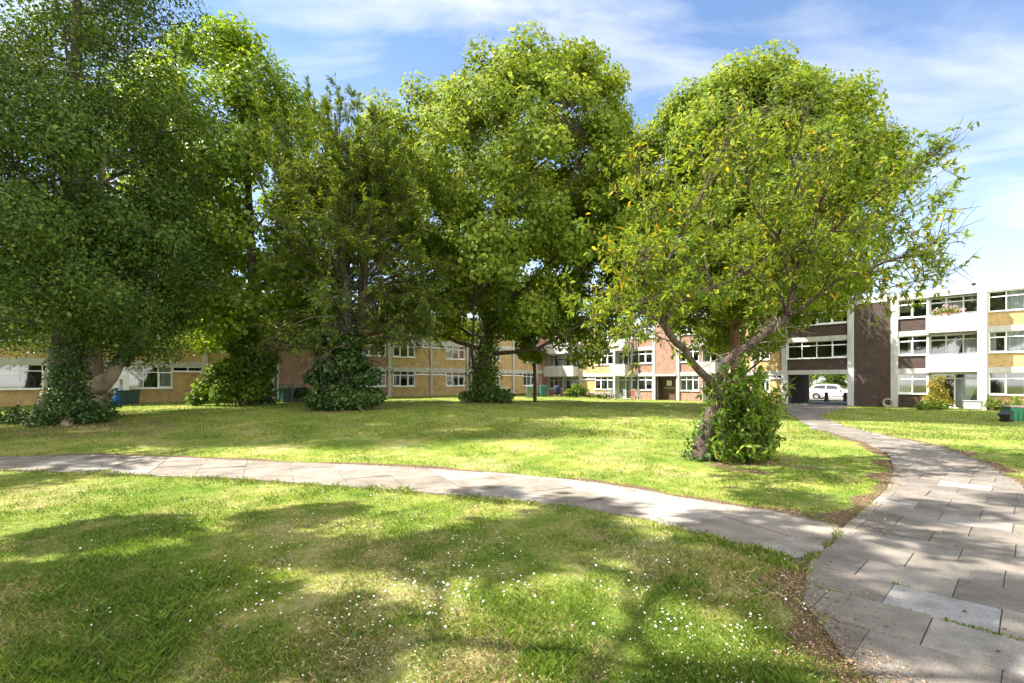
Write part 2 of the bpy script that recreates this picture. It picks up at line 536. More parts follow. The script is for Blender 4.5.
n1, n2, n3 = tex(.55, 5), tex(9, 8, .7), tex(60, 6, .75)
a1 = N(nt, 'ShaderNodeAttribute', attribute_name='soil'); a2 = N(nt, 'ShaderNodeAttribute', attribute_name='straw')
add = N(nt, 'ShaderNodeMath', operation='MULTIPLY_ADD'); add.inputs[1].default_value = .16
nt.links.new(a2.outputs['Fac'], add.inputs[0]); nt.links.new(n2.outputs['Fac'], add.inputs[2])
a4 = N(nt, 'ShaderNodeMath', operation='MULTIPLY_ADD'); a4.inputs[1].default_value = .5
nt.links.new(n3.outputs['Fac'], a4.inputs[0]); nt.links.new(add.outputs[0], a4.inputs[2])
g = ramp(nt, [(.46, (.09, .165, .018)), (.64, (.165, .235, .032)), (.83, (.28, .295, .075)), (1.0, (.42, .36, .18))])
nt.links.new(a4.outputs[0], g.inputs['Fac'])
lg = ramp(nt, [(.35, (.80, .90, .85)), (.65, (1.15, 1.06, 1.0))]); nt.links.new(n1.outputs['Fac'], lg.inputs['Fac'])
mx = N(nt, 'ShaderNodeMix', data_type='RGBA', blend_type='MULTIPLY'); mx.inputs[0].default_value = 1
nt.links.new(g.outputs['Color'], mx.inputs[6]); nt.links.new(lg.outputs['Color'], mx.inputs[7])
so = ramp(nt, [(.35, (.085, .052, .034)), (.55, (.20, .13, .085)), (.75, (.36, .26, .18))]); nt.links.new(n3.outputs['Fac'], so.inputs['Fac'])
sm = N(nt, 'ShaderNodeMath', operation='MULTIPLY_ADD'); sm.inputs[1].default_value = 1.0
nn = N(nt, 'ShaderNodeMath', operation='SUBTRACT'); nt.links.new(n2.outputs['Fac'], nn.inputs[0]); nn.inputs[1].default_value = .5
nt.links.new(nn.outputs[0], sm.inputs[0]); nt.links.new(a1.outputs['Fac'], sm.inputs[2])
smr = ramp(nt, [(.3, (0, 0, 0)), (.6, (1, 1, 1))]); nt.links.new(sm.outputs[0], smr.inputs['Fac'])
m3 = N(nt, 'ShaderNodeMix', data_type='RGBA'); nt.links.new(smr.outputs['Color'], m3.inputs[0])
nt.links.new(mx.outputs[2], m3.inputs[6]); nt.links.new(so.outputs['Color'], m3.inputs[7])
nt.links.new(m3.outputs[2], b.inputs['Base Color'])
b.inputs['Roughness'].default_value = .9; b.inputs['Specular IOR Level'].default_value = .1
bp = N(nt, 'ShaderNodeBump'); bp.inputs['Strength'].default_value = .8; bp.inputs['Distance'].default_value = .04
nt.links.new(n3.outputs['Fac'], bp.inputs['Height']); nt.links.new(bp.outputs['Normal'], b.inputs['Normal'])
M['lawn'] = m
me.materials.append(m)
lawn = link(bpy.data.objects.new('lawn', me)); lawn['kind'] = 'structure'


# ------------------------------------------------------------------ paving slabs
def clip_rect(poly, o, ax, ay, u0, u1, v0, v1):
    """plan polygon cut to a rectangle in the (ax, ay) frame at o"""
    P = [((p[0] - o[0]) * ax[0] + (p[1] - o[1]) * ax[1], (p[0] - o[0]) * ay[0] + (p[1] - o[1]) * ay[1]) for p in poly]
    for (k, lim, sgn) in ((0, u0, 1), (0, u1, -1), (1, v0, 1), (1, v1, -1)):
        out = []
        for i in range(len(P)):
            a, c = P[i], P[(i + 1) % len(P)]
            da, dc = (a[k] - lim) * sgn, (c[k] - lim) * sgn
            if da >= 0: out.append(a)
            if (da >= 0) != (dc >= 0):
                t = da / (da - dc)
                out.append((a[0] + (c[0] - a[0]) * t, a[1] + (c[1] - a[1]) * t))
        P = out
        if len(P) < 3: return []
    area = sum(P[i][0] * P[(i + 1) % len(P)][1] - P[(i + 1) % len(P)][0] * P[i][1] for i in range(len(P))) / 2
    if abs(area) < .012: return []
    if area < 0: P = P[::-1]
    return [(o[0] + p[0] * ax[0] + p[1] * ay[0], o[1] + p[0] * ax[1] + p[1] * ay[1]) for p in P]


def slab_mat(name, stops):
    m, nt, b = nodes_of(name)
    ge = N(nt, 'ShaderNodeNewGeometry'); tc = N(nt, 'ShaderNodeTexCoord')
    rp = ramp(nt, stops, 'LINEAR'); nt.links.new(ge.outputs['Random Per Island'], rp.inputs['Fac'])
    n1 = N(nt, 'ShaderNodeTexNoise'); n1.inputs['Scale'].default_value = 2.2; n1.inputs['Detail'].default_value = 8; n1.inputs['Roughness'].default_value = .65
    n2 = N(nt, 'ShaderNodeTexVoronoi'); n2.inputs['Scale'].default_value = 95
    n3 = N(nt, 'ShaderNodeTexNoise'); n3.inputs['Scale'].default_value = 70; n3.inputs['Detail'].default_value = 6
    for q in (n1, n2, n3): nt.links.new(tc.outputs['Object'], q.inputs['Vector'])
    r1 = ramp(nt, [(.28, (.52, .51, .49)), (.42, (.80, .79, .77)), (.55, (1, 1, 1)), (.72, (1.25, 1.22, 1.18))]); nt.links.new(n1.outputs['Fac'], r1.inputs['Fac'])
    r2 = ramp(nt, [(.0, (1.7, 1.65, 1.6)), (.16, (1.2, 1.2, 1.18)), (.22, (.95, .95, .95)), (1, (.86, .86, .87))]); nt.links.new(n2.outputs['Distance'], r2.inputs['Fac'])
    r3 = ramp(nt, [(.3, (.78, .78, .79)), (.7, (1.2, 1.19, 1.17))]); nt.links.new(n3.outputs['Fac'], r3.inputs['Fac'])
    cur = rp.outputs['Color']
    for r in (r1, r2, r3):
        x = N(nt, 'ShaderNodeMix', data_type='RGBA', blend_type='MULTIPLY'); x.inputs[0].default_value = 1
        nt.links.new(cur, x.inputs[6]); nt.links.new(r.outputs['Color'], x.inputs[7]); cur = x.outputs[2]
    nt.links.new(cur, b.inputs['Base Color']); b.inputs['Roughness'].default_value = .85; b.inputs['Specular IOR Level'].default_value = .25
    bp = N(nt, 'ShaderNodeBump'); bp.inputs['Strength'].default_value = .5; bp.inputs['Distance'].default_value = .006
    nt.links.new(n3.outputs['Fac'], bp.inputs['Height']); nt.links.new(bp.outputs['Normal'], b.inputs['Normal'])
    return m


M['slab'] = slab_mat('paving_slab', [(0, (.155, .137, .118)), (.35, (.225, .197, .165)), (.65, (.185, .165, .145)), (.92, (.26, .23, .195)), (.96, (.29, .285, .28)), (1, (.31, .305, .30))])
M['slab2'] = slab_mat('branch_paving_slab', [(0, (.225, .195, .16)), (.6, (.275, .24, .20)), (1, (.33, .305, .275))])
M['joint'] = plain('joint_soil', (.085, .065, .05), .95, .3, 30)


def paving(name, poly, ax, sl, sd, mat, off=(0, 0), gap=.011, stagger=.5):
    ay = (-ax[1], ax[0])
    o = poly[0]
    us = [(p[0] - o[0]) * ax[0] + (p[1] - o[1]) * ax[1] for p in poly]
    vs = [(p[0] - o[0]) * ay[0] + (p[1] - o[1]) * ay[1] for p in poly]
    mb = MB()
    rr = random.Random(5)
    j0 = math.floor((min(vs) - off[1]) / sd)
    for j in range(j0, math.ceil((max(vs) - off[1]) / sd) + 1):
        v0 = off[1] + j * sd
        sh = (sl * stagger if j % 2 else 0) + rr.uniform(-.05, .05)
        i0 = math.floor((min(us) - off[0] - sh) / sl)
        for i in range(i0, math.ceil((max(us) - off[0] - sh) / sl) + 1):
            u0 = off[0] + sh + i * sl
            g1, g2 = gap * rr.uniform(.35, 1.5), gap * rr.uniform(.25, 1.1)
            P = clip_rect(poly, o, ax, ay, u0 + g1 / 2, u0 + sl - g1 / 2, v0 + g2 / 2, v0 + sd - g2 / 2)
            if not P: continue
            cx = sum(p[0] for p in P) / len(P); cy = sum(p[1] for p in P) / len(P)
            tx, ty, dz = rr.gauss(0, .006), rr.gauss(0, .006), rr.gauss(.014, .0025)
            top = [(p[0], p[1], float(gz(p[0], p[1])) + dz + tx * (p[0] - cx) + ty * (p[1] - cy)) for p in P]
            n = len(P)
            bot = [(p[0], p[1], p[2] - .05) for p in top]
            mb.poly(top + bot, [list(range(n))] + [(k, n + k, n + (k + 1) % n, (k + 1) % n) for k in range(n)])
    ob = mb.build(name, mat)
    ob['kind'] = 'structure'
    # the bed the slabs lie on shows in the joints
    bd = MB(); bd.face([(p[0], p[1], float(gz(p[0], p[1])) + .006) for p in (poly if sum(poly[i][0] * poly[(i + 1) % len(poly)][1] - poly[(i + 1) % len(poly)][0] * poly[i][1] for i in range(len(poly))) > 0 else poly[::-1])])
    bo = bd.build(name + '_bed', M['joint']); bo['kind'] = 'structure'
    return ob


AX = (.690, -.724)
_o = right_path[0]
_p = G(883.6, 605.7)
_u = (_p[0] - _o[0]) * AX[0] + (_p[1] - _o[1]) * AX[1]; _v = (_p[0] - _o[0]) * .724 + (_p[1] - _o[1]) * .690
paving('footpath', right_path, AX, .645, .545, M['slab'], (_u, _v))
BX = unit(np.array([[G(806, 568)[0] - G(740, 545)[0], G(806, 568)[1] - G(740, 545)[1]]]))[0]
paving('branch_path', branch_path, (float(BX[0]), float(BX[1])), .92, .80, M['slab2'], (.0, -.02), .012)

# ------------------------------------------------------------------ apartment wings
C0 = np.array([4.16, 57.8])
DR = np.array([.676, -.737]) / math.hypot(.676, .737)
DL = np.array([.705, .709]) / math.hypot(.705, .709)
LL = 54.0
OL = C0 - DL * LL


def col_on(o, d, px):
    r = (px - CX) / F_PX
    return float((r * o[1] - o[0]) / (d[0] - r * d[1]))


UR = lambda px: col_on(C0, DR, px)
UL = lambda px: col_on(OL, DL, px)
CILL = [(0, .88), (2.60, 3.45), (5.10, 5.95)]
HEAD = [2.27, 4.77, 7.20]
DEPTH = 5.0
rw = random.Random(11)


def part(mb, name, mat, root, bevel=0, label=None):
    o = mb.build(name, mat, root, bevel=bevel)
    if label: o['label'] = label
    return o


def window(root, u0, u1, z0, z1, n=3, transom=True, curtain=.6, opens=()):
    """frame + panes + curtains, set just behind the wall face"""
    mb = MB(); t = .055
    y0, y1 = .02, .09
    mb.box(u0, u1, y0, y1, z0, z0 + t).box(u0, u1, y0, y1, z1 - t, z1)
    w = (u1 - u0) / n
    for k in range(n + 1):
        x = u0 + k * w
        h = t * (.9 if 0 < k < n else 1)
        xa = min(max(x - h / 2, u0), u1 - h)
        mb.box(xa, xa + h, y0 + .002, y1 + .002, z0 + t, z1 - t)
    zt = z1 - (z1 - z0) * .27
    for k in range(n):
        a, c = u0 + k * w + t * .5, u0 + (k + 1) * w - t * .5
        if transom:
            mb.box(a, c, y0 + .004, y1 - .01, zt - t / 2, zt + t / 2)
        if k in opens:      # casement with its own thicker frame
            mb.box(a, a + .05, y0 - .018, y0 + .03, z0 + t, zt).box(c - .05, c, y0 - .018, y0 + .03, z0 + t, zt)
            mb.box(a + .05, c - .05, y0 - .018, y0 + .03, z0 + t, z0 + t + .05).box(a + .05, c - .05, y0 - .018, y0 + .03, zt - .05, zt)
    # projecting sill
    mb.box(u0 - .04, u1 + .04, -.09, .05, z0 - .05, z0 - .002)
    wo = part(mb, 'window', M['upvc'], root)
    gm = MB(); gm.face([(u0 + .02, .055, z0 + .02), (u1 - .02, .055, z0 + .02), (u1 - .02, .055, z1 - .02), (u0 + .02, .055, z1 - .02)])
    part(gm, 'pane', M['glass'], wo)
    for k in range(n):
        if rw.random() < curtain:
            cm = MB()
            a, c = u0 + k * w, u0 + (k + 1) * w
            q = rw.random()
            if q < .35: c = a + (c - a) * rw.uniform(.3, .6)
            elif q < .5: a = c - (c - a) * rw.uniform(.3, .6)
            zb = z0 + .03 if rw.random() < .7 else z0 + (z1 - z0) * rw.uniform(.3, .6)
            S = 14
            row = [(a + (c - a) * i / S, .17 + .022 * math.sin(i * 2.1 + k) + .008 * k) for i in range(S + 1)]
            for i in range(S):
                cm.face([(row[i][0], row[i][1], zb), (row[i + 1][0], row[i + 1][1], zb), (row[i + 1][0], row[i + 1][1], z1), (row[i][0], row[i][1], z1)])
            part(cm, 'curtain', M[rw.choice(['curtain', 'curtain', 'curtain', 'curtain_beige', 'curtain_blue'])], wo)
    return wo


def brick_bay(root, u0, u1, mat, wins, floors=(0, 1, 2), strip=False):
    """one bay of brick with a window hole on each floor; wins = (ua, ub, lights)"""
    for f in floors:
        mb = MB()
        zb, zc = CILL[f]; zh = HEAD[f]
        mb.box(u0, u1, 0, .25, zb, zc)
        cur = u0
        top = zh - (.30 if strip else 0)
        for (a, c, n) in wins:
            if a - cur > .05:
                mb.box(cur, a, 0, .25, zc, top)
            cur = c
        if u1 - cur > .05:
            mb.box(cur, u1, 0, .25, zc, top)
        part(mb, 'brick_panel', mat, root)
    for f in floors:
        for (a, c, n) in wins:
            window(root, a, c, CILL[f][1] + .04, HEAD[f], n, opens=(rw.randrange(n), n - 1 if n > 2 else 0))
        if strip:
            cur = u0
            for (a, c, n) in wins + [(u1, u1, 0)]:
                if a - cur > .5:
                    k = max(2, int((a - cur) / .8))
                    window(root, cur + .01, a - .01, HEAD[f] - .29, HEAD[f], k, transom=False, curtain=.1)
                cur = c


def glazed_door(root, u0, u1, z0, z1, leafs=2, mat='upvc', curtain=.4, dy=.0):
    mb = MB(); t = .08
    made = []
    w = (u1 - u0) / leafs
    mb.box(u0, u1, .02, .1, z1 - t, z1).box(u0, u1, .02, .1, z0, z0 + .05)
    zt = z1 - .38
    for k in range(leafs + 1):
        x = min(max(u0 + k * w - t / 2, u0), u1 - t)
        mb.box(x, x + t, .018, .102, z0 + .05, z1 - t)
    for k in range(leafs):
        a, c = u0 + k * w + t / 2, u0 + (k + 1) * w - t / 2
        mb.box(a, c, .024, .096, zt, zt + t)
        if k == 0:
            mb.box(a, c, .03, .09, z0 + .05, z0 + .28)
    d = part(mb, 'door', M[mat], root)
    d.location.y = dy
    gm = MB(); gm.face([(u0 + .03, .06, z0 + .06), (u1 - .03, .06, z0 + .06), (u1 - .03, .06, z1 - .03), (u0 + .03, .06, z1 - .03)])
    part(gm, 'pane', M['glass'], d)
    hm = MB().box(u0 + w - .13, u0 + w - .10, -.03, .02, z0 + 1.0, z0 + 1.14)
    part(hm, 'handle', M['alloy'], d)
    for k in range(leafs):
        if rw.random() < curtain:
            cm = MB()
            a, c = u0 + k * w + .05, u0 + (k + 1) * w - .05
            for i in range(10):
                f0, f1 = i / 10, (i + 1) / 10
                # tied-back drape: narrower at its foot
                cm.face([(a + (c - a) * f0 * .45, .2 + .02 * (i % 2), z0 + .1), (a + (c - a) * f1 * .45, .2 + .02 * ((i + 1) % 2), z0 + .1),
                         (a + (c - a) * f1, .2 + .02 * ((i + 1) % 2), zt), (a + (c - a) * f0, .2 + .02 * (i % 2), zt)])
            part(cm, 'curtain', M['curtain'], d)
    return d


def balcony(root, u0, u1, f, inner_mat):
    z = HEAD[f - 1] + .02
    mb = MB()
    mb.box(u0, u1, -.95, -.09, z + .05, z + .22)                     # floor slab
    mb.box(u0, u1, -1.02, -.951, z + .02, z + 1.12)                    # white front
    mb.box(u0 + .002, u0 + .06, -.95, -.09, z + .221, z + 1.10).box(u1 - .06, u1 - .002, -.95, -.09, z + .221, z + 1.10)
    bo = part(mb, 'balcony', M['white'], root, .012)
    rl = MB().tube([(u0 + .03, -.985, z + 1.17), (u1 - .03, -.985, z + 1.17)], .022, 8)
    for k in range(6):
        x = u0 + .06 + (u1 - u0 - .12) * k / 5
        rl.tube([(x, -.985, z + 1.1), (x, -.985, z + 1.17)], .012, 6)
    part(rl, 'handrail', M['grey_paint'], bo)
    return bo


def balcony_bay(root, u0, u1, mat, split=None, gf_door=True):
    sp = split if split is not None else u0
    for f in (0, 1, 2):
        zb = 0.02 if f == 0 else HEAD[f - 1] + .25
        if sp - u0 > .3:
            m_ = MB().box(u0, sp, 0, .25, CILL[f][0], CILL[f][1]); part(m_, 'brick_panel', mat, root)
            window(root, u0, sp, CILL[f][1] + .04, HEAD[f], max(1, round((sp - u0) / .75)), opens=(0,))
        glazed_door(root, sp + .02, u1 - .02, zb, HEAD[f], 2 if f == 0 else 3, curtain=.6 if f == 0 else .35, dy=.42)
        part(MB().box(sp + .003, sp + .06, .01, .5, zb, HEAD[f]), 'reveal', M['white'], root)
        part(MB().box(u1 - .06, u1 - .003, .01, .5, zb, HEAD[f]), 'reveal', M['white'], root)
    for f in (1, 2):
        balcony(root, u0 + .02, u1 - .02, f, mat)


def wing_shell(root, spans, length, roof_mat=M['white']):
    """spans = list of (u0,u1,z0) solid cores behind the facade"""
    cm = MB()
    for (a, c, z) in spans:
        cm.box(a, c, .9, DEPTH, z, 7.30)
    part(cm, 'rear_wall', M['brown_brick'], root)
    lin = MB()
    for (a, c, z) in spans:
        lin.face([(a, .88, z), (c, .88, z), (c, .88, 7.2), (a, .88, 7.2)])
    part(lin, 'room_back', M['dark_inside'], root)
    part(MB().box(-.3, 0.0, 0.01, DEPTH, 0, 7.22), 'end_wall', M['yellow_brick'], root)
    part(MB().box(length, length + .3, 0.01, DEPTH, 0, 7.22), 'end_wall', M['yellow_brick'], root)
    for z0, z1 in ((2.272, 2.598), (4.772, 5.098)):
        part(MB().box(0, length, -.07, .87, z0, z1), 'floor_beam', M['white'], root)
    rf = MB().box(-.35, length + .35, .03, DEPTH + .1, 7.22, 7.52)
    ro = part(rf, 'roof', M['roof_felt'], root)
    pa = MB().box(-.36, length + .36, -.12, .029, 7.202, 7.66)
    part(pa, 'parapet', roof_mat, root, .015)
    return ro


def pillar(root, u, w, z1=7.2, d=.13, mat=M['white'], name='column', label=None):
    return part(MB().box(u - w / 2, u + w / 2, -d, .22, -.25, z1), name, mat, root, .012, label)


# ---- right wing: from the inner corner to beyond the picture's edge
RL = UR(1100)
rroot = empty('apartment_block', (C0[0], C0[1], 0), math.atan2(DR[1], DR[0]),
              'three storey brick apartment block with white balconies and a drive-through passage', 'apartment block')
ua, ub = UR(787), UR(849)
wing_shell(rroot, [(0, ua - .0, -.3), (ub + .0, RL, -.3), (ua + .003, ub - .003, 2.6)], RL)
# bays
balcony_bay(rroot, UR(549.5), UR(579.5), M['red_brick'], UR(563))
pillar(rroot, UR(548), .28); pillar(rroot, UR(580.5), .3)
brick_bay(rroot, UR(581.5), UR(614), M['yellow_brick'], [(UR(595), UR(613.6), 3)], strip=True)
pillar(rroot, UR(614.8), .25)
balcony_bay(rroot, UR(615.6), UR(631), M['red_brick'])
brick_bay(rroot, UR(631), UR(653), M['red_brick'], [(UR(631.4), UR(652.6), 3)])
pillar(rroot, UR(654.6), .3)
# entrance tower
ea, eb = UR(656), UR(677)
tw = MB().box(ea, eb, -.09, .25, 2.43, 7.2)
part(tw, 'brick_panel', M['red_brick'], rroot, label='tall plain red brick panel above the communal entrance')
en = MB().box(ea, eb, -.25, .3, 2.25, 2.42)
eo = part(en, 'entrance_canopy', M['white'], rroot)
ei = MB().box(ea + .002, ea + .2, .0, 1.6, 0, 2.25).box(eb - .2, eb - .002, .0, 1.6, 0, 2.25)
part(ei, 'entrance_wall', M['brown_brick'], rroot)
dm = MB().box(ea + .2, eb - .2, .70, .76, 0, 2.2)
dd = part(dm, 'entrance_door', M['wood_dark'], rroot)
nb = MB().box(ea + .75, ea + 1.25, .66, .699, 1.35, 1.85); part(nb, 'notice_board', M['notice'], dd)
nb = MB().box(ea + .45, ea + 1.55, .665, .699, 1.1, 1.18); part(nb, 'push_bar', M['alloy'], dd)
pillar(rroot, UR(678.4), .3)
brick_bay(rroot, UR(680), UR(702), M['red_brick'], [(UR(680.4), UR(699), 3)])
balcony_bay(rroot, UR(702), UR(721), M['red_brick'])
pillar(rroot, UR(722), .28)
brick_bay(rroot, UR(723), UR(752), M['yellow_brick'], [(UR(724), UR(742), 3)], strip=True)
pillar(rroot, UR(752.8), .25)
brick_bay(rroot, UR(753.6), UR(783), M['yellow_brick'], [(UR(755), UR(770), 3)], strip=True)
pillar(rroot, UR(784.6), .38, mat=M['concrete'])
# passage bay
brick_bay(rroot, UR(787), UR(848.6), M['brown_brick'], [(UR(787.6), UR(848), 4)], floors=(1, 2))
pw = MB().box(ua - .25, ua, .0, DEPTH + .02, -.3, 2.27); part(pw, 'passage_wall', M['brown_brick'], rroot)
pc = MB().box(ua - .22, ua + .05, DEPTH + .03, DEPTH + .12, -.3, 2.5); part(pc, 'passage_post', M['white'], rroot)
pillar(rroot, UR(851), .40, mat=M['concrete'])
part(MB().box(UR(853), UR(892), -.09, .25, 0, 7.2), 'brick_panel', M['brown_brick'], rroot, label='full height plain dark brown brick panel beside the passage')
jm = MB().box(UR(853) + .002, UR(892) - .002, -.094, -.089, 2.40, 2.45)
part(jm, 'movement_joint', M['black_metal'], rroot)
pillar(rroot, UR(894.6), .40)
brick_bay(rroot, UR(897), UR(928), M['brown_brick'], [(UR(898), UR(927.6), 2)])
balcony_bay(rroot, UR(928), UR(981), M['brown_brick'])
pillar(rroot, UR(983.6), .42, d=1.0)
brick_bay(rroot, UR(987), UR(1066), M['yellow_brick'], [(UR(988.5), UR(1064), 4)])
pillar(rroot, UR(1068.5), .34)
brick_bay(rroot, UR(1071), RL, M['yellow_brick'], [(UR(1072), UR(1090), 1)])
# downpipe with a wall lantern, roof vents
part(MB().tube([(UR(637), -.16, .1), (UR(637), -.16, 7.2)], .05, 8), 'downpipe', M['black_metal'], rroot)
wl = part(MB().box(UR(636) - .04, UR(636) + .04, -.42, -.07, 3.62, 3.67).lathe([(.03, 3.6), (.13, 3.5), (.10, 3.2), (.03, 3.16)], 8, UR(636), -.4), 'wall_lantern', M['black_metal'], rroot)
for u_, h_ in ((UR(972), .22), (UR(760), .3)):
    part(MB().lathe([(.07, 7.5), (.07, 7.66 + h_), (.12, 7.67 + h_), (.12, 7.75 + h_), (.02, 7.78 + h_)], 10, u_, 1.0), 'roof_vent', M['black_metal'], rroot)

# ---- left wing
lroot = empty('apartment_block', (OL[0], OL[1], .40), math.atan2(DL[1], DL[0]),
              'three storey yellow brick apartment block behind the ivy clad trees', 'apartment block')
wing_shell(lroot, [(0, LL - .02, -.5)], LL - .01)


def yellow_pair(a, c, wa, wb, n=3):
    brick_bay(lroot, UL(a), UL(c), M['yellow_brick'], [(UL(wa), UL(wb), n)], strip=True)


pillar(lroot, UL(-150), .25)
yellow_pair(-149, -78, -120, -80)
pillar(lroot, UL(-76), .25)
brick_bay(lroot, UL(-74), UL(88), M['yellow_brick'], [(UL(-55), UL(64), 5)], strip=True)
pillar(lroot, UL(90), .22)
yellow_pair(92, 203, 112, 172.5, 4)
pillar(lroot, UL(205), .26)
yellow_pair(207, 271, 240, 268)
pillar(lroot, UL(273), .2); pillar(lroot, UL(277.5), .16)
part(MB().box(UL(279), UL(330), -.09, .25, 0, 7.2), 'brick_panel', M['red_brick'], lroot, label='full height red brick panel behind the green bins')
pillar(lroot, UL(332), .25)
balcony_bay(lroot, UL(334), UL(360), M['red_brick'])
brick_bay(lroot, UL(360), UL(387), M['red_brick'], [(UL(361), UL(386), 3)])
pillar(lroot, UL(389), .3)
yellow_pair(390.5, 429.5, 393, 415)
pillar(lroot, UL(431), .2)
yellow_pair(432, 466, 446, 464.5)
pillar(lroot, UL(467), .18); pillar(lroot, UL(470.6), .18)
balcony_bay(lroot, UL(471.6), UL(487), M['red_brick'])
yellow_pair(487, 511.8, 489, 500)
pillar(lroot, UL(513), .25)
yellow_pair(514, 535.2, 523, 534.8)
pillar(lroot, UL(536), .2)
brick_bay(lroot, UL(536.6), LL - .02, M['red_brick'], [])

# ------------------------------------------------------------------ road behind the passage
m, nt, b = nodes_of('asphalt')
tc = N(nt, 'ShaderNodeTexCoord'); no = N(nt, 'ShaderNodeTexNoise'); no.inputs['Scale'].default_value = 25; no.inputs['Detail'].default_value = 8
nt.links.new(tc.outputs['Object'], no.inputs['Vector'])
rp = ramp(nt, [(.3, (.10, .10, .10)), (.7, (.19, .185, .18))]); nt.links.new(no.outputs['Fac'], rp.inputs['Fac']); nt.links.new(rp.outputs['Color'], b.inputs['Base Color'])
b.inputs['Roughness'].default_value = .9
M['asphalt'] = m


def wl_(u, w):      # wing frame -> world (w metres behind the facade)
    nrm = np.array([-DR[1], DR[0]])
    p = C0 + DR * u + nrm * w
    return float(p[0]), float(p[1])


def on_line(px, w):
    nrm = np.array([-DR[1], DR[0]])
    return col_on(C0 + nrm * w, DR, px)


def strip(name, u0, u1, w0, w1, z, mat, kerb=0.0):
    mb = MB()
    c = [wl_(u0, w0), wl_(u1, w0), wl_(u1, w1), wl_(u0, w1)]
    if kerb:
        vs = [(x, y, z - .2) for x, y in c] + [(x, y, z) for x, y in c]
        mb.poly(vs, [(4, 5, 6, 7), (0, 1, 5, 4), (1, 2, 6, 5), (2, 3, 7, 6), (3, 0, 4, 7)])
    else:
        mb.face([(x, y, z) for x, y in c])
    o = mb.build(name, mat); o['kind'] = 'structure'
    return o


strip('passage_paving', ua + .01, ub - .01, -1.2, 9.0, .016, M['asphalt'])
strip('pavement', -40, 90, 9.0, 11.0, .10, M['slab2'], .1)
strip('road', -40, 90, 11.0, 18.5, .012, M['asphalt'])
strip('verge', -40, 90, 18.5, 19.1, .11, M['stone_pale'], .1)
# pale path along the foot of the left wing
mb = MB()
for (a, c, w0, w1) in ((UL(-140), UL(300), -1.35, -.45),):
    nrm = np.array([-DL[1], DL[0]])
    q = []
    for (u_, w_) in ((a, w0), (c, w0), (c, w1), (a, w1)):
        p = OL + DL * u_ + nrm * w_
        q.append((float(p[0]), float(p[1]), float(gz(p[0], p[1])) + .03))
    mb.face(q)
o = mb.build('wall_foot_path', M['slab2']); o['kind'] = 'structure'


# ------------------------------------------------------------------ foliage makers
def in_view(P):
    d = np.maximum(P[:, 1], .1)
    px = CX + P[:, 0] / d * F_PX; py = HY - (P[:, 2] - EYE) / d * F_PX
    return (P[:, 1] > .2) & (px > -25) & (px < 1050) & (py > -25) & (py < 700)


def clump_leaves(cent, rad, n, size, rng, aspect=.85, up=.55, flat=.75, jitter=.35, droop=0.0, axis=None):
    """n leaves shared over clumps; each clump is a loose shell of leaves facing out and up"""
    w = rad ** 2; w = w / w.sum()
    idx = rng.choice(len(cent), size=n, p=w)
    d = rdir(n, rng)
    d[:, 2] = np.where(d[:, 2] < 0, d[:, 2] * .75, d[:, 2])
    rr = rad[idx][:, None] * (rng.random((n, 1)) ** .38)
    P = cent[idx] + d * rr * np.array([1, 1, flat])
    if axis is None:
        nn = unit(d * .45 + np.array([0, 0, up]) + rng.normal(size=(n, 3)) * .55)
    else:
        o_ = P - np.array(axis)
        o_[:, 2] *= .5
        nn = unit(unit(o_) * .75 + d * .3 + np.array([0, 0, up * .8]) + rng.normal(size=(n, 3)) * .5)
    A = unit(np.cross(nn, rdir(n, rng)))
    A[:, 2] -= droop
    A = unit(A)
    L = size * np.clip(np.exp(rng.normal(0, .36, n)), .4, 2.0)
    return leaf_verts(P, A, nn, L, L * aspect)


def envelope(n, z0, z1, prof, cx, cy, rng, rlo=.35, wob=.16, squash=1.0):
    """clump centres inside a turned envelope; prof=[(t,r,dx,dy)]"""
    T, Rr, DX, DY = (np.array([p[i] for p in prof]) for i in range(4))
    ph = rng.uniform(0, 6.28, 4)
    out = []
    while len(out) < n:
        t = rng.random()
        r = np.interp(t, T, Rr)
        if rng.random() > (r / Rr.max()) ** 1.2 + .05: continue
        a = rng.uniform(0, 2 * math.pi)
        k = 1 + wob * (math.sin(2 * a + ph[0] + 3 * t) + .7 * math.sin(5 * a + ph[1] + 7 * t)) + rng.normal(0, .05)
        q = rlo + (1 - rlo) * rng.random() ** .6
        out.append((cx + np.interp(t, T, DX) + r * k * q * math.cos(a), cy + np.interp(t, T, DY) + r * k * q * math.sin(a) * squash,
                    z0 + (z1 - z0) * t))
    return np.array(out)


def limb(mb, a, c, r0, r1, rng, n=6, sag=.25, sides=6):
    a = np.array(a, float); c = np.array(c, float)
    L = np.linalg.norm(c - a)
    mid = rng.normal(size=3) * L * .07
    pts, rad = [], []
    for i in range(n):
        t = i / (n - 1)
        p = a + (c - a) * t
        p = p + mid * math.sin(math.pi * t) + np.array([0, 0, -sag * L * .25 * math.sin(math.pi * t)]) * (1 if c[2] > a[2] else -.3)
        pts.append(tuple(p + rng.normal(size=3) * L * .012 * (0 < i < n - 1)))
        rad.append(r0 + (r1 - r0) * t ** .8)
    mb.tube(pts, rad, sides, caps=False)
    return pts


def poly_at(pts, t):
    t = min(max(t, 0), .999) * (len(pts) - 1)
    i = int(t)
    return np.array(pts[i]) + (np.array(pts[i + 1]) - np.array(pts[i])) * (t - i)


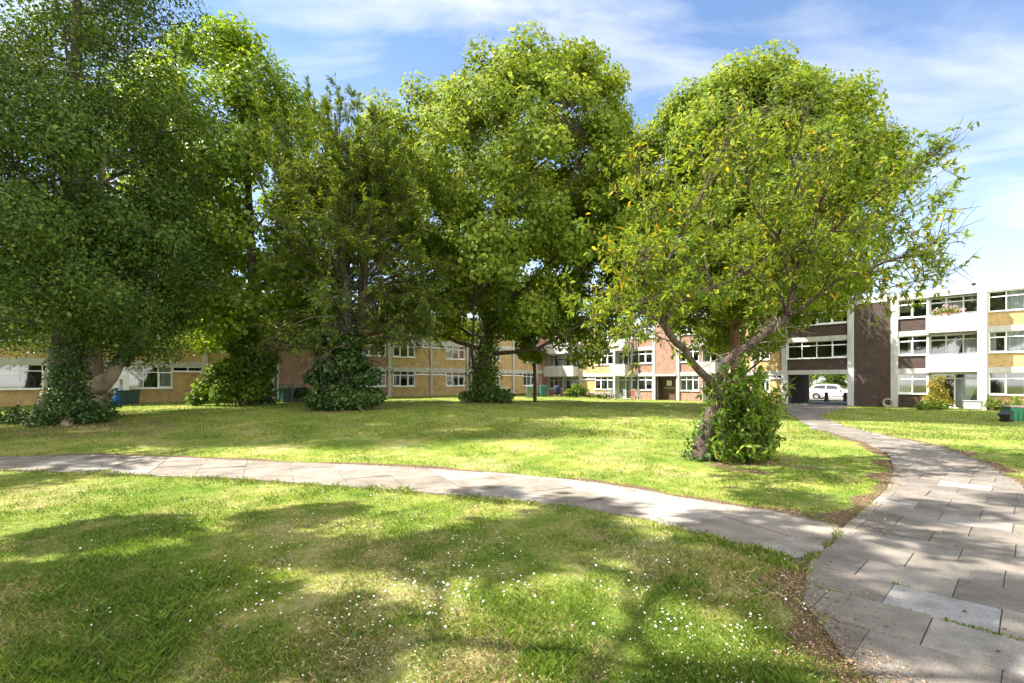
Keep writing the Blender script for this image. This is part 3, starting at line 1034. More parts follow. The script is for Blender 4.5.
def wood_for(trunk, rads, cent, rng, n_main=11, bark=None, sides=12, wob=.06, main_r=.16, n_up=None):
    """trunk tube + main limbs towards spread clumps + a thin branch for every clump"""
    mb = MB()
    mb.tube(trunk, rads, sides, caps=True, wob=wob)
    zt = [p[2] for p in trunk]
    zc = cent[:, 2] - cent[:, 2].min()
    order = [i for i in rng.permutation(n_up or len(cent)) if zc[i] > .22 * zc.max()]
    mains = []
    for i in order[:n_main]:
        c = cent[i]
        z = max(zt[0] + (zt[-1] - zt[0]) * .22, min(c[2] - rng.uniform(1.2, 3.5), zt[-1] - .3))
        t = (z - zt[0]) / (zt[-1] - zt[0])
        a = poly_at(trunk, t)
        mains.append(limb(mb, a, a + (c - a) * .92, main_r * (1.1 - .6 * t), .035, rng, 7, .5, 7))
    heads = np.array([p for q in mains for p in q[1:]] + [tuple(poly_at(trunk, s)) for s in np.linspace(.35, .99, 14)])
    for c in cent:
        dd = np.linalg.norm(heads - c, axis=1) + np.where(heads[:, 2] > c[2] + .3, 3.0, 0)
        a = heads[int(dd.argmin())]
        limb(mb, a, c, .045, .010, rng, 5, .3, 5)
        for _ in range(3):
            limb(mb, c + (a - c) * rng.uniform(.05, .5), c + rdir(1, rng)[0] * rng.uniform(.4, 1.0), .014, .004, rng, 3, .1, 4)
    return mb


def broad_tree(name, base, height_prof, n_clump, crad, n_leaf, lsize, lmat, bark, label, trunk, rads, seed, group=None, up=.55, droop=0., clip=False, rlo=.35, wob=.16, n_main=11, cat='tree', aspect=.85, main_r=.16, hang=None):
    rng = np.random.default_rng(seed)
    z0, z1, prof = height_prof
    cent = envelope(n_clump, z0, z1, prof, base[0], base[1], rng, rlo, wob)
    if hang is not None: cent = np.vstack([cent, np.array(hang)])
    rad = rng.uniform(crad * .65, crad * 1.25, len(cent))
    if clip:
        keep = ~in_view(cent) & ~in_view(cent + np.array([1.6, 0, -1.6])) & ~in_view(cent + np.array([1.6, 1.2, 0]))
        cent, rad = cent[keep], rad[keep]
    root = empty(name, base, 0, label, cat, group)
    loc = np.array(base)
    mb = wood_for(trunk, rads, cent, rng, n_main, main_r=main_r, n_up=None if clip else n_clump)
    mb.v = [(v[0] - loc[0], v[1] - loc[1], v[2] - loc[2]) for v in mb.v]
    mb.build('trunk', bark, root, smooth=True)
    V = clump_leaves(cent - loc, rad, n_leaf, lsize, rng, up=up, droop=droop + .25, aspect=aspect, flat=.95, axis=cent.mean(0) - loc)
    np_mesh('crown', V, 4, lmat, root)
    return root, cent


def leaf_blob(name, mat, parent, cent, rad, n, size, seed, aspect=.8, flat=.8, up=.5, droop=0.):
    rng = np.random.default_rng(seed)
    V = clump_leaves(np.array(cent, float), np.array(rad, float), n, size, rng, up=up, flat=flat, aspect=aspect, droop=droop)
    return np_mesh(name, V, 4, mat, parent)


def ivy_on(parent, line, radf, n, size, seed, name='ivy', mat=None, half=None, thick=.16):
    """ivy leaves hugging a trunk line (local points), radf = radius along it"""
    rng = np.random.default_rng(seed)
    ts = rng.random(n) ** 1.15
    C = np.array([poly_at(line, t) for t in ts])
    rr = np.interp(ts, np.linspace(0, 1, len(radf)), radf)
    a = rng.uniform(0, 2 * math.pi, n) if half is None else rng.uniform(half[0], half[1], n)
    d = np.stack([np.cos(a), np.sin(a), np.zeros(n)], 1)
    P = C + d * (rr * (1 + .18 * np.sin(3 * a + 9 * ts)) + np.abs(rng.normal(0, thick, n)))[:, None] + rng.normal(0, .05, (n, 3))
    nn = unit(d + rng.normal(size=(n, 3)) * .5 + np.array([0, 0, .35]))
    A = unit(np.array([0, 0, -1.]) + rng.normal(size=(n, 3)) * .7)
    L = size * rng.uniform(.6, 1.35, n)
    return np_mesh(name, leaf_verts(P, A, nn, L, L * .9), 4, mat or M['leaf_ivy'], parent)


# ------------------------------------------------------------------ trees
# big dark tree on the left
b1 = at(64, 18.6)
tr = [at(62, 18.6), at(63, 18.6, 395), at(66, 18.6, 345), at(71, 18.5, 280), at(75, 18.5, 200), at(76, 18.5, 100), at(77, 18.6, 0), at(80, 18.6, -90)]
tr[0].z -= .25
root1, c1 = broad_tree('broadleaf_tree', b1, (3.1, 20.5, [(0, 5.2, -.9, -.4), (.15, 5.4, -1.1, -.3), (.5, 4.9, -1.0, 0), (.8, 4.5, -.5, 0), (1, 2.0, -.4, 0)]),
                       290, 1.1, 200000, .10, M['leaf_dark'], M['bark_grey'],
                       'tall dark green tree with ivy clad flared trunk beside the branch path', tr,
                       [.95, .60, .46, .36, .27, .2, .13, .05], 21, up=.45, aspect=.62, rlo=.2, n_main=16, main_r=.10)
mbf = MB()
for (dx, dy, h) in ((-.72, -.62, 2.0), (.75, -.7, 1.2), (-.5, .8, 1.0), (.9, .35, 1.1)):
    mbf.tube([(dx * 1.15, dy * 1.15, -.25), (dx * .62, dy * .62, h * .28), (dx * .28, dy * .28, h), (dx * .1, dy * .1, h * 1.7)], [.20, .19, .19, .12], 8, wob=.1)
mbf.build('root_flare', M['bark_pale'], root1, smooth=True)
loc1 = np.array(b1)
ivy_on(root1, [np.array(p) - loc1 for p in tr[:5]], [.95, .62, .47, .36, .28], 4600, .095, 31, half=(-1.75, 1.4))
leaf_blob('ivy_mound', M['leaf_ivy'], root1, [(1.0, -.5, .35), (.5, -.9, .5), (1.3, .1, .3), (.35, -.6, 1.1), (.5, -.5, 1.8), (-1.3, -.2, .2), (-2.1, .1, .2), (.1, -1.1, .2)],
          [.6, .6, .5, .5, .45, .45, .5, .5], 3400, .095, 32, droop=.3)

# forked pale tree just behind it
b2 = at(93, 20.6)
tr = [at(93, 20.6), at(91, 20.6, 392), at(88, 20.6, 366), at(90, 20.6, 345), at(94, 20.6, 318), at(97, 20.4, 240), at(104, 20.4, 150)]
tr[0].z -= .2
root2, c2 = broad_tree('broadleaf_tree', b2, (4.2, 14.5, [(0, 3.2, .9, .3), (.3, 3.7, .5, .4), (.7, 3.2, .3, .4), (1, 1.5, .2, 0)]),
                       110, 1.1, 66000, .10, M['leaf_dark'], M['bark_pale'],
                       'old pale barked tree with a forked twisting trunk between ivy tree and wall', tr,
                       [.62, .52, .50, .38, .30, .22, .06], 22, up=.45, n_main=9, main_r=.10)
mbf = MB(); l2 = np.array(b2)
arm = [at(93, 20.5, 390), at(103, 20.3, 382), at(112, 20.2, 376), at(118, 20.2, 364), at(126, 20.3, 353), at(136, 20.5, 343), at(146, 20.8, 322), at(150, 21, 290)]
mbf.tube([np.array(p) - l2 for p in arm], [.40, .34, .25, .24, .22, .25, .17, .08], 10, wob=.1)
arm2 = [at(90, 20.7, 372), at(84, 20.8, 355), at(81, 20.9, 338), at(80, 21, 300)]
mbf.tube([np.array(p) - l2 for p in arm2], [.3, .24, .2, .12], 9, wob=.1)
mbf.build('limb', M['bark_pale'], root2, smooth=True)
ivy_on(root2, [np.array(p) - l2 for p in arm[3:6]], [.24, .22, .22], 420, .12, 33, thick=.08)
ivy_on(root2, [np.array(p) - l2 for p in tr[:2]], [.7, .52], 900, .12, 34)

# lime green tree behind
b3 = at(256, 29.0)
tr = [at(256, 29), at(256, 29, 370), at(254, 29, 310), at(250, 29, 230), at(246, 29, 140), at(240, 29, 70)]
tr[0].z -= .2
root3, c3 = broad_tree('broadleaf_tree', b3, (4.2, 21.2, [(0, 4.0, -.4, 0), (.25, 5.4, -.4, 0), (.55, 5.2, -.7, 0), (.8, 4.2, -1.2, 0), (1, 1.4, -1.9, 0)]),
                       180, 1.3, 90000, .18, M['leaf_lime'], M['bark_dark'],
                       'tall lime green tree between the dark tree and the yew', tr, [.42, .34, .28, .22, .14, .05], 23, up=.6)
ivy_on(root3, [np.array(p) - np.array(b3) for p in tr[:3]], [.6, .55, .35], 3200, .17, 35, thick=.3)

# central plane tree
b4 = at(484, 33.0)
tr = [at(484, 33), at(484, 33, 388), at(485, 33, 365), at(487, 33, 320), at(492, 33, 250), at(502, 33, 170), at(520, 33, 100), at(535, 33, 55)]
tr[0].z -= .2
hang4 = [at(px, d, py) for (px, d, py) in [(508, 32, 330), (562, 31, 338), (578, 32, 328), (598, 31, 345), (604, 33, 322), (548, 33, 325), (440, 32, 330), (410, 31, 325), (618, 31, 325), (588, 30, 352), (626, 31, 205), (630, 31, 232), (628, 31, 262), (622, 30, 292), (386, 33, 138), (378, 33, 172), (380, 32, 212), (396, 32, 118), (630, 31, 170),
    (404, 33, 130), (425, 32, 112), (448, 33, 98), (475, 33, 92), (500, 32, 84), (520, 33, 64), (545, 33, 60), (572, 32, 56), (600, 33, 58), (614, 32, 82), (620, 33, 118), (622, 32, 155), (398, 32, 165), (392, 33, 205), (462, 31, 120), (490, 31, 112), (560, 31, 92), (590, 31, 100), (435, 31, 140), (415, 30, 180), (530, 31, 90), (505, 30, 130), (612, 31, 190), (602, 30, 140)]]
root4, c4 = broad_tree('plane_tree', b4, (5.0, 21.2, [(0, 5.6, 1.2, 0), (.2, 8.4, .9, 0), (.5, 9.2, .7, 0), (.72, 8.5, .9, 0), (.9, 6.4, 2.6, 0), (1, 4.0, 4.2, 0)]),
                       400, 1.12, 195000, .182, M['leaf_plane'], M['bark_dark'],
                       'huge light green plane tree with ivied trunk in the middle of the court', tr, [.95, .55, .48, .42, .36, .28, .18, .06], 24, n_main=18, main_r=.17, wob=.08,
                       hang=[tuple(h) for h in hang4])
ivy_on(root4, [np.array(p) - np.array(b4) for p in tr[:5]], [.7, .5, .46, .42, .36], 6000, .15, 36, thick=.28, mat=M['leaf_sucker'])
leaf_blob('ivy_mound', M['leaf_ivy'], root4, [(-1.0, -.6, .3), (.9, -.7, .45), (1.4, -.2, .35), (.2, -1, .3)], [.6, .7, .6, .6], 1500, .16, 37)

# right-hand plane tree
b5 = at(737, 26.5)
tr = [at(737, 26.5), at(737, 26.5, 385), at(735, 26.5, 350), at(733, 26.5, 300), at(738, 26.5, 240), at(745, 26.5, 170), at(752, 26.5, 100)]
tr[0].z -= .2
root5, c5 = broad_tree('plane_tree', b5, (5.2, 16.9, [(0, 4.6, .3, 0), (.2, 6.0, .4, .2), (.45, 6.6, .4, .3), (.7, 6.2, .4, .3), (.88, 4.9, .4, .2), (1, 2.6, .4, 0)]),
                       300, 1.1, 165000, .152, M['leaf_plane'], M['bark_red'],
                       'round crowned plane tree standing behind the small leaning tree', tr, [.5, .30, .26, .23, .19, .13, .05], 25, n_main=18, main_r=.15, wob=.08,
                       hang=[tuple(at(px, d, py)) for (px, d, py) in [(655, 26, 140), (672, 26, 118), (690, 25, 100), (712, 26, 88), (738, 27, 80), (765, 26, 78), (792, 26, 82), (818, 27, 90), (842, 26, 102), (864, 26, 122), (880, 27, 148), (884, 26, 180), (886, 26, 212), (700, 24, 130), (735, 24, 110), (775, 24, 105), (815, 24, 118), (850, 24, 150), (640, 26, 180)]])
b10 = Vector((17.3, 37.6, 0))  # extra tree hidden behind the crowns, added to shade the passage
broad_tree('broadleaf_tree', b10, (4.2, 15.5, [(0, 2.4, 0, 0), (.3, 3.6, 0, 0), (.8, 3.2, 0, 0), (1, 1.2, 0, 0)]), 80, 1.1, 26000, .2, M['leaf_plane'], M['bark_grey'],
           'smaller hidden tree added close to the facade to shade the passage', [(17.3, 37.6, -.2), (17.3, 37.6, 2.5), (17.4, 37.6, 6), (17.3, 37.6, 13.5)], [.3, .22, .16, .04], 28, n_main=8, main_r=.09)

# young tree near the far bins
b6 = at(535, 35.0)
tr = [at(535, 35), at(535, 35, 385), at(534.6, 35, 365), at(535, 35, 345), at(536, 35, 325)]
root6, c6 = broad_tree('young_tree', b6, (2.9, 6.2, [(0, .7, 0, 0), (.4, 1.5, 0, 0), (1, .7, .1, 0)]), 18, .6, 3600, .16, M['leaf_plane'], M['bark_dark'],
                       'slim young tree with thin dark stem in front of the bins', tr, [.13, .12, .1, .07, .03], 26, n_main=4, main_r=.05)

# trees just outside the picture on the left whose shade falls on the front lawn
b7 = Vector((-10.5, 2.6, 0))
broad_tree('broadleaf_tree', b7, (6.6, 14.5, [(0, 6.4, 4.2, .3), (.4, 8.6, 4.6, .4), (.8, 6.8, 3.8, .2), (1, 2, 2, 0)]), 150, .66, 44000, .18, M['leaf_plane'], M['bark_grey'],
           'tall spreading tree just out of the picture over the front lawn', [(-10.5, 2.6, -.2), (-10.4, 2.6, 3), (-10, 2.6, 6), (-8.6, 2.7, 10), (-7.5, 2.8, 13)], [.6, .45, .38, .25, .06], 27, clip=True, n_main=7, main_r=.10)
broad_tree('broadleaf_tree', Vector((-24.0, 11.0, .1)), (5.0, 15.0, [(0, 5.0, .5, 0), (.4, 6.5, .5, 0), (.8, 5, .5, 0), (1, 2, .3, 0)]), 120, 1.15, 42000, .22, M['leaf_dark'], M['bark_grey'],
           'unseen dark tree added at the far end of the branch path to shade the left lawn', [(-24, 11, -.2), (-23.9, 11, 4), (-23.6, 11, 9), (-23.4, 11, 13)], [.6, .45, .34, .06], 29, clip=True, n_main=8, main_r=.10)  # unseen tree, added for its shade on the left lawn

# ---- yew
ye = at(345, 24.0)
root8 = empty('yew_tree', ye, 0, 'dark olive yew with upright spiky shoots and drooping sprays', 'tree')
rng = np.random.default_rng(41)
mb = MB()
yt = [np.array((0, 0, -.2)), np.array((0, 0, 2.)), np.array((.05, 0, 5.)), np.array((-.1, 0, 8.5)), np.array((-.3, 0, 11.8)), np.array((-.5, 0, 14.2))]
mb.tube(yt, [.5, .36, .32, .25, .15, .04], 10, wob=.12)
yt2 = [np.array((.3, .1, .8)), np.array((.7, .2, 4)), np.array((.9, .2, 8)), np.array((1.2, .1, 12)), np.array((1.5, 0, 13.6))]
mb.tube(yt2, [.26, .22, .18, .1, .03], 8, wob=.1)
PP, AA, NN, LL_ = [], [], [], []


def spray(line, n, size, droop, spread):
    t = rng.random(n) ** .8
    C = np.array([poly_at(line, s) for s in t])
    tg = unit(np.array([poly_at(line, min(.999, s + .06)) - poly_at(line, max(0, s - .06)) for s in t]))
    side = unit(np.cross(tg, np.array([0, 0, 1.]) + rng.normal(size=(n, 3)) * .25))
    sg = rng.choice([-1, 1], n)[:, None]
    A = unit(tg * .7 + side * sg * .75 + np.array([0, 0, -droop]) + rng.normal(size=(n, 3)) * .25)
    PP.append(C + rng.normal(size=(n, 3)) * spread); AA.append(A)
    NN.append(unit(np.array([0, 0, 1.]) + rng.normal(size=(n, 3)) * .45)); LL_.append(size * rng.uniform(.6, 1.4, n))


nb = 185
for k in range(nb):
    t = rng.random() ** .85
    z = 3.3 + t * 7.2
    a = rng.uniform(0, 2 * math.pi)
    Rm = np.interp(t, [0, .2, .45, .75, 1], [3.8, 4.7, 3.9, 2.3, .9]) * rng.uniform(.75, 1.1)
    tk = yt if rng.random() < .6 else yt2
    s = np.clip((z - tk[0][2]) / (tk[-1][2] - tk[0][2]) - .05, .05, .95)
    p0 = poly_at(tk, s)
    dv = np.array([math.cos(a), math.sin(a), 0])
    rise = np.interp(t, [0, .25, .6, 1], [-.08, .30, .85, 1.25]) + rng.normal(0, .14)
    line = [p0, p0 + dv * Rm * .35 + np.array([0, 0, Rm * .35 * rise + .15]), p0 + dv * Rm * .72 + np.array([0, 0, Rm * .72 * rise]),
            p0 + dv * Rm + np.array([0, 0, Rm * rise - .15 * Rm * (1 - t)])]
    mb.tube(line, [.06 * (1.2 - t * .6), .045, .025, .008], 5, caps=False)
    nt_ = 9
    for j in range(nt_):
        q = .25 + .75 * rng.random()
        b0 = poly_at(line, q)
        d2 = unit((dv * rng.uniform(.2, 1) + rng.normal(size=3) * .45 + np.array([0, 0, np.interp(t, [0, .3, .6, 1], [-.25, .15, .7, 1.1])]))[None])[0]
        Ls = rng.uniform(.6, 1.5)
        l2 = [b0, b0 + d2 * Ls * .5 + np.array([0, 0, .06]), b0 + d2 * Ls + np.array([0, 0, -.25 * Ls * (1 - t)])]
        mb.tube(l2, [.014, .010, .004], 4, caps=False)
        spray(l2, 48, .21, .35 * (1 - t) + .05, .05)
    spray(line, 26, .22, .2, .06)
# upright leaders that make the spiky top
for (dx, dy, zt) in [(-4.5, .1, 15.2), (-4.0, -.4, 13.6), (-3.5, .3, 14.2), (-2.9, -.2, 13.3), (-2.3, .3, 13.9), (-1.7, -.3, 15.0), (-1.3, .5, 14.2), (-.9, 0, 14.6), (-.2, -.3, 15.1), (.25, .3, 14.7), (.8, -.4, 13.9), (1.3, .2, 14.0), (1.9, -.2, 13.1), (2.5, .3, 12.4), (3.1, -.1, 11.5), (-4.4, -.6, 12.2), (-3.2, -.8, 12.3), (-2.0, -.9, 13.0), (-.6, -.9, 13.4), (.9, -.9, 12.7), (2.0, -.8, 11.8)]:
    zt += .7; zb = zt - 3.2
    l = [np.array((dx * .55, dy, zb - 2.2)), np.array((dx * .78, dy, zb)), np.array((dx * .92 + rng.normal(0, .1), dy, (zb + zt) / 2)), np.array((dx + rng.normal(0, .1), dy, zt))]
    mb.tube(l, [.05, .035, .02, .006], 5, caps=False)
    for j in range(30):
        q = rng.random()
        b0 = poly_at(l, q)
        d2 = unit((np.array([0, 0, .95]) + rng.normal(size=3) * .42)[None])[0]
        Ls = rng.uniform(.35, 1.0) * (1.35 - .95 * q)
        l2 = [b0, b0 + d2 * Ls * .6, b0 + d2 * Ls]
        spray(l2, 34, .19, -.15, .03)
    spray(l, 50, .2, -.2, .04)
mb.build('trunk', M['bark_dark'], root8, smooth=True)
P_ = np.vstack(PP); A_ = np.vstack(AA); N_ = np.vstack(NN); L_ = np.concatenate(LL_)
kp = (P_[:, 2] > 2.9 + .5 * np.sin(P_[:, 0] * 2.1)) | (np.hypot(P_[:, 0], P_[:, 1]) < .8)
P_, A_, N_, L_ = P_[kp], A_[kp], N_[kp], L_[kp]
np_mesh('crown', leaf_verts(P_, A_, N_, L_, L_ * .22, .1), 4, M['leaf_yew'], root8)
ivy_on(root8, yt[:4], [.75, .55, .42, .3], 3200, .12, 43, thick=.3)
leaf_blob('ivy_mound', M['leaf_ivy'], root8, [(-.9, -.6, .5), (.1, -.9, .6), (.9, -.6, .5), (-1.0, -.4, 1.5), (-.4, -.8, 2.1), (.5, -.8, 2.2), (1.1, -.4, 1.6), (.1, -.6, 3.0), (-.6, -.3, 2.7), (1.4, -.2, .6), (.7, -.4, 3.2)],
          [.75, .8, .8, .75, .75, .8, .75, .7, .65, .6, .5], 11000, .135, 44, droop=.35)
# a few bare dead branches under the yew
mb = MB()
for k in range(9):
    a = rng.uniform(2.2, 4.2)
    z = rng.uniform(3.0, 4.6)
    mb.tube([(0, 0, z), (math.cos(a) * 1.6, math.sin(a) * .9, z - .1), (math.cos(a) * 3.6, math.sin(a) * 1.6, z - .9 + rng.normal(0, .3))], [.05, .03, .008], 5)
mb.build('dead_branch', M['dead_wood'], root8, smooth=True)

# ---- small leaning tree in front
D0 = 10.9
fb = at(704, D0)
root9 = empty('leaning_tree', fb, 0, 'small leaning tree with forked trunk and long yellow green leaves by the path', 'tree')
rng = np.random.default_rng(52)
lf = np.array(fb)


def fp(px, py, dd=0.0):
    return np.array(at(px, D0 + dd, py)) - lf


mb = MB()
limbs = []


def bough(pts, radii, sides=8, wob=.08):
    P = [fp(*p) for p in pts]
    # small kinks between the drawn points
    Q, Rr = [P[0]], [radii[0]]
    for i in range(len(P) - 1):
        m_ = (P[i] + P[i + 1]) / 2 + rng.normal(size=3) * np.linalg.norm(P[i + 1] - P[i]) * .05
        Q += [m_, P[i + 1]]; Rr += [(radii[i] + radii[i + 1]) / 2, radii[i + 1]]
    Rr = [r * (1 if Rr[0] > .2 else .74) for r in Rr]
    mb.tube(Q, Rr, sides, caps=True, wob=wob)
    limbs.append((Q, Rr))
    return Q


bough([(702, 466), (706, 440), (714, 412), (719, 396), (714, 387)], [.27, .20, .165, .16, .15], 12)
bough([(716, 390), (706, 377), (692, 362, -.1), (676, 343, -.3), (663, 322, -.5)], [.14, .115, .105, .095, .085], 10)
bough([(663, 322, -.5), (654, 290, -.7), (666, 265, -.9), (678, 238, -1.0), (697, 205, -1.1), (718, 160, -1.2), (735, 120, -1.0)], [.075, .065, .055, .045, .035, .022, .01])
bough([(656, 298, -.7), (645, 262, -.4), (657, 229, -.2), (644, 200, .2), (640, 170, .3)], [.05, .04, .032, .02, .01])
bough([(663, 322, -.5), (678, 305, -.3), (712, 288, .1), (748, 270, .6), (775, 250, 1.0), (800, 215, 1.3), (812, 160, 1.5)], [.075, .068, .06, .05, .04, .03, .012])
bough([(663, 320, -.5), (642, 312, -1.0), (626, 308, -1.5), (614, 310, -1.8)], [.04, .03, .02, .008])
bough([(655, 292, -.7), (632, 275, -1.2), (618, 262, -1.5)], [.04, .025, .01])
bough([(715, 388), (724, 370, .2), (738, 352, .4), (766, 332, .7), (786, 318, .9)], [.135, .13, .125, .12, .11], 10, .16)
bough([(786, 318, .9), (796, 275, 1.0), (807, 252, 1.0), (816, 215, .8), (830, 170, .5), (828, 135, .3)], [.09, .075, .06, .045, .03, .01])
bough([(796, 290, 1.0), (783, 258, .6), (778, 236, .3), (763, 221, .0), (748, 190, -.3), (752, 140, -.5)], [.06, .05, .045, .035, .022, .01])
bough([(786, 318, .9), (821, 292, .4), (846, 276, .0), (885, 262, -.4), (915, 249, -.6), (950, 243, -.8)], [.06, .05, .042, .032, .02, .007])
bough([(846, 276, 0), (880, 290, .5), (915, 282, .8), (940, 278, 1.0)], [.03, .022, .014, .006])
bough([(807, 252, 1.0), (848, 215, .7), (890, 185, .5), (912, 170, .3), (932, 158, .2)], [.045, .036, .026, .016, .006])
bough([(830, 232, .9), (880, 225, 1.2), (920, 210, 1.5)], [.03, .02, .008])
bough([(778, 236, .3), (800, 180, -.4), (786, 130, -.8), (792, 98, -1.0)], [.04, .03, .02, .008])
bough([(713, 288, .1), (705, 250, .8), (712, 205, 1.3), (700, 150, 1.5)], [.04, .03, .02, .008])
bough([(748, 270, .6), (770, 290, 1.6), (800, 300, 2.2)], [.035, .025, .01])
bough([(676, 343, -.3), (655, 335, .6), (640, 318, 1.2)], [.03, .02, .008])
bough([(786, 318, .9), (770, 280, 1.8), (755, 235, 2.4), (760, 180, 2.6)], [.05, .04, .025, .01])
twig_tips = []
allP = []
for (Q, Rr) in limbs[1:]:
    for i in range(1, len(Q)):
        if Rr[i] < .060: allP.append((Q[i], Rr[i], Q[i] - Q[i - 1]))
for rep in range(4):
    for (p, r, d) in allP:
        if rng.random() < .12 and r > .05: continue
        dirv = unit((unit(d[None])[0] * .5 + rng.normal(size=3) * np.array([.75, .9, .55]) + np.array([0, 0, .3]))[None])[0]
        L = rng.uniform(.45, 1.15)
        p1 = p + dirv * L * .5 + rng.normal(size=3) * .05
        p2 = p + dirv * L + np.array([0, 0, -.05])
        if (p2[0] + lf[0]) / (p2[1] + lf[1]) > .925 or p2[2] > 7.5 - lf[2]: continue
        mb.tube([p, p1, p2], [max(.008, r * .4), .008, .004], 5, caps=False)
        twig_tips.append((p2, dirv))
        for _ in range(rng.integers(3, 6)):
            q0 = p + (p2 - p) * rng.uniform(.3, 1)
            d3 = unit((dirv * .6 + rng.normal(size=3) * .75 + np.array([0, 0, .15]))[None])[0]
            q1 = q0 + d3 * rng.uniform(.2, .55)
            mb.tube([q0, (q0 + q1) / 2 + rng.normal(size=3) * .03, q1], [.006, .005, .003], 4, caps=False)
            twig_tips.append((q1, d3))
twig_tips = [t for t in twig_tips if (t[0][0] + lf[0]) / (t[0][1] + lf[1]) < rng.uniform(.80, .97) and HY - (t[0][2] + lf[2] - EYE) / (t[0][1] + lf[1]) * F_PX > rng.uniform(98, 140)]
mb.build('trunk', M['bark_front'], root9, smooth=True)


def rosettes(tips, nl, length, width, rng, mat, name, parent, along=.22, droop=.25):
    P, A, Nn, L = [], [], [], []
    for (p, d) in tips:
        k = rng.integers(nl[0], nl[1])
        a = unit(d * .55 + rng.normal(size=(k, 3)) * .8 + np.array([0, 0, -droop]))
        P.append(p - d * (rng.random((k, 1)) * along)); A.append(a)
        Nn.append(unit(np.array([0, 0, 1.]) + rng.normal(size=(k, 3)) * .6)); L.append(length * rng.uniform(.55, 1.25, k))
    P = np.vstack(P); A = np.vstack(A); Nn = np.vstack(Nn); L = np.concatenate(L)
    # long leaf of six corners with a folded midrib
    A = unit(A); S = unit(np.cross(A, Nn)); Nn = np.cross(S, A)
    Lc = L[:, None]; W = Lc * width
    V = np.stack([P, P + A * Lc * .3 + S * W * .42 + Nn * W * .2, P + A * Lc * .65 + S * W * .40 + Nn * W * .12 - Nn * Lc * .03, P + A * Lc - Nn * Lc * .12,
                  P + A * Lc * .65 - S * W * .40 + Nn * W * .12 - Nn * Lc * .03, P + A * Lc * .3 - S * W * .42 + Nn * W * .2], 1).reshape(-1, 3)
    return np_mesh(name, V, 6, mat, parent)


rosettes(twig_tips, (7, 12), .152, .34, rng, M['leaf_front'], 'crown', root9)
# dead pale twigs tangled round the right-hand bough
mb = MB()
for k in range(75):
    t = rng.random()
    q = limbs[7][0] if rng.random() < .65 else limbs[8][0]
    p = poly_at(q, t)
    pts = [p + rng.normal(size=3) * .1]
    d = unit((np.array([rng.normal(0, .7), rng.normal(0, .6), rng.normal(.25, .6)]))[None])[0]
    for j in range(5):
        d = unit((d + rng.normal(size=3) * .35)[None])[0]
        pts.append(pts[-1] + d * rng.uniform(.06, .2))
    mb.tube(pts, [.012, .010, .008, .006, .005, .003], 4, caps=False)
mb.build('dead_twigs', M['dead_wood'], root9, smooth=True)
for k in range(5):     # dangling stems
    mb = MB()
    p = fp(850 + k * 5, 300 - k * 3, .2)
    pts = [p]
    for j in range(6):
        pts.append(pts[-1] + np.array([rng.normal(0, .09), rng.normal(0, .05), -rng.uniform(.1, .2)]))
    mb.tube(pts, [.012, .012, .011, .010, .009, .007, .004], 5, caps=False)
    mb.build('dangling_stem', M['dead_wood'], root9, smooth=True)
# leafy suckers at the foot
mb = MB(); tips = []
for k in range(120):
    a = rng.uniform(0, 2 * math.pi); r = rng.uniform(.05, .6)
    p = np.array([.72 + r * math.cos(a) * 1.05, r * math.sin(a), -.02])
    H = rng.uniform(.45, 2.3) * (1.0 - .35 * r)
    q = p + np.array([rng.normal(.14, .24) + .25 * (p[0] - .6), rng.normal(0, .24), H])
    mid = (p + q) / 2 + rng.normal(size=3) * .06
    mb.tube([p, mid, q], [.012, .009, .004], 4, caps=False)
    for t in np.linspace(.12, 1, int(5 + H * 6)):
        c = (p + (mid - p) * t * 2) if t < .5 else (mid + (q - mid) * (t - .5) * 2)
        tips.append((c + rng.normal(size=3) * .06, unit((rng.normal(size=3) * .8 + np.array([0, 0, .5]))[None])[0]))
sk = mb.build('sucker_stems', M['bark_front'], root9, smooth=True)
rosettes(tips, (4, 8), .17, .36, rng, M['leaf_sucker'], 'sucker_leaves', sk, .12, .1)
ivy_on(root9, [fp(701, 464), fp(705, 440), fp(712, 416)], [.3, .2, .16], 320, .09, 55, thick=.1)


# ------------------------------------------------------------------ shrubs and flowers
def shrub(name, loc, label, cents, rads, n, size, mat, seed, stems=8, cat='shrub', group=None, aspect=.8, droop=.1):
    root = empty(name, loc, 0, label, cat, group)
    rng = np.random.default_rng(seed)
    mb = MB()
    for k in range(stems):
        c = np.array(cents[k % len(cents)], float)
        mb.tube([(c[0] * .2 + rng.normal(0, .05), c[1] * .2 + rng.normal(0, .05), -.05), (c[0] * .6, c[1] * .6, c[2] * .55), tuple(c + rng.normal(size=3) * .1)], [.03, .02, .006], 5, caps=False)
    mb.build('stems', M['bark_dark'], root, smooth=True)
    leaf_blob('foliage', mat, root, cents, rads, n, size, seed + 1, aspect=aspect, droop=droop)
    return root


shrub('shrub', at(236, 27.2), 'large rounded evergreen shrub under the lime green tree',
      [(-1.2, -.3, .8), (0, -.5, 1.0), (1.1, -.2, .9), (-.7, -.2, 1.7), (.3, -.4, 2.0), (1.2, 0, 1.9), (.6, 0, 2.9), (1.0, .2, 3.3), (-1.9, -.3, .4), (-.2, -.8, .6), (1.6, .1, 2.6), (.1, -.2, 3.2)],
      [.85, .9, .9, .85, .9, .85, .75, .7, .5, .7, .7, .6], 13500, .16, M['leaf_sucker'], 61)
shrub('golden_shrub', Vector((at(937, 31.1).x, 31.1, 0)), 'golden yellow pointed shrub in front of the white ground floor doors',
      [(0, 0, .5), (-.3, 0, .5), (.4, 0, .4), (.1, 0, 1.0), (0, .1, 1.5), (.15, 0, 1.9)], [.62, .6, .6, .55, .45, .3], 4600, .11, M['leaf_gold'], 63, aspect=.45)
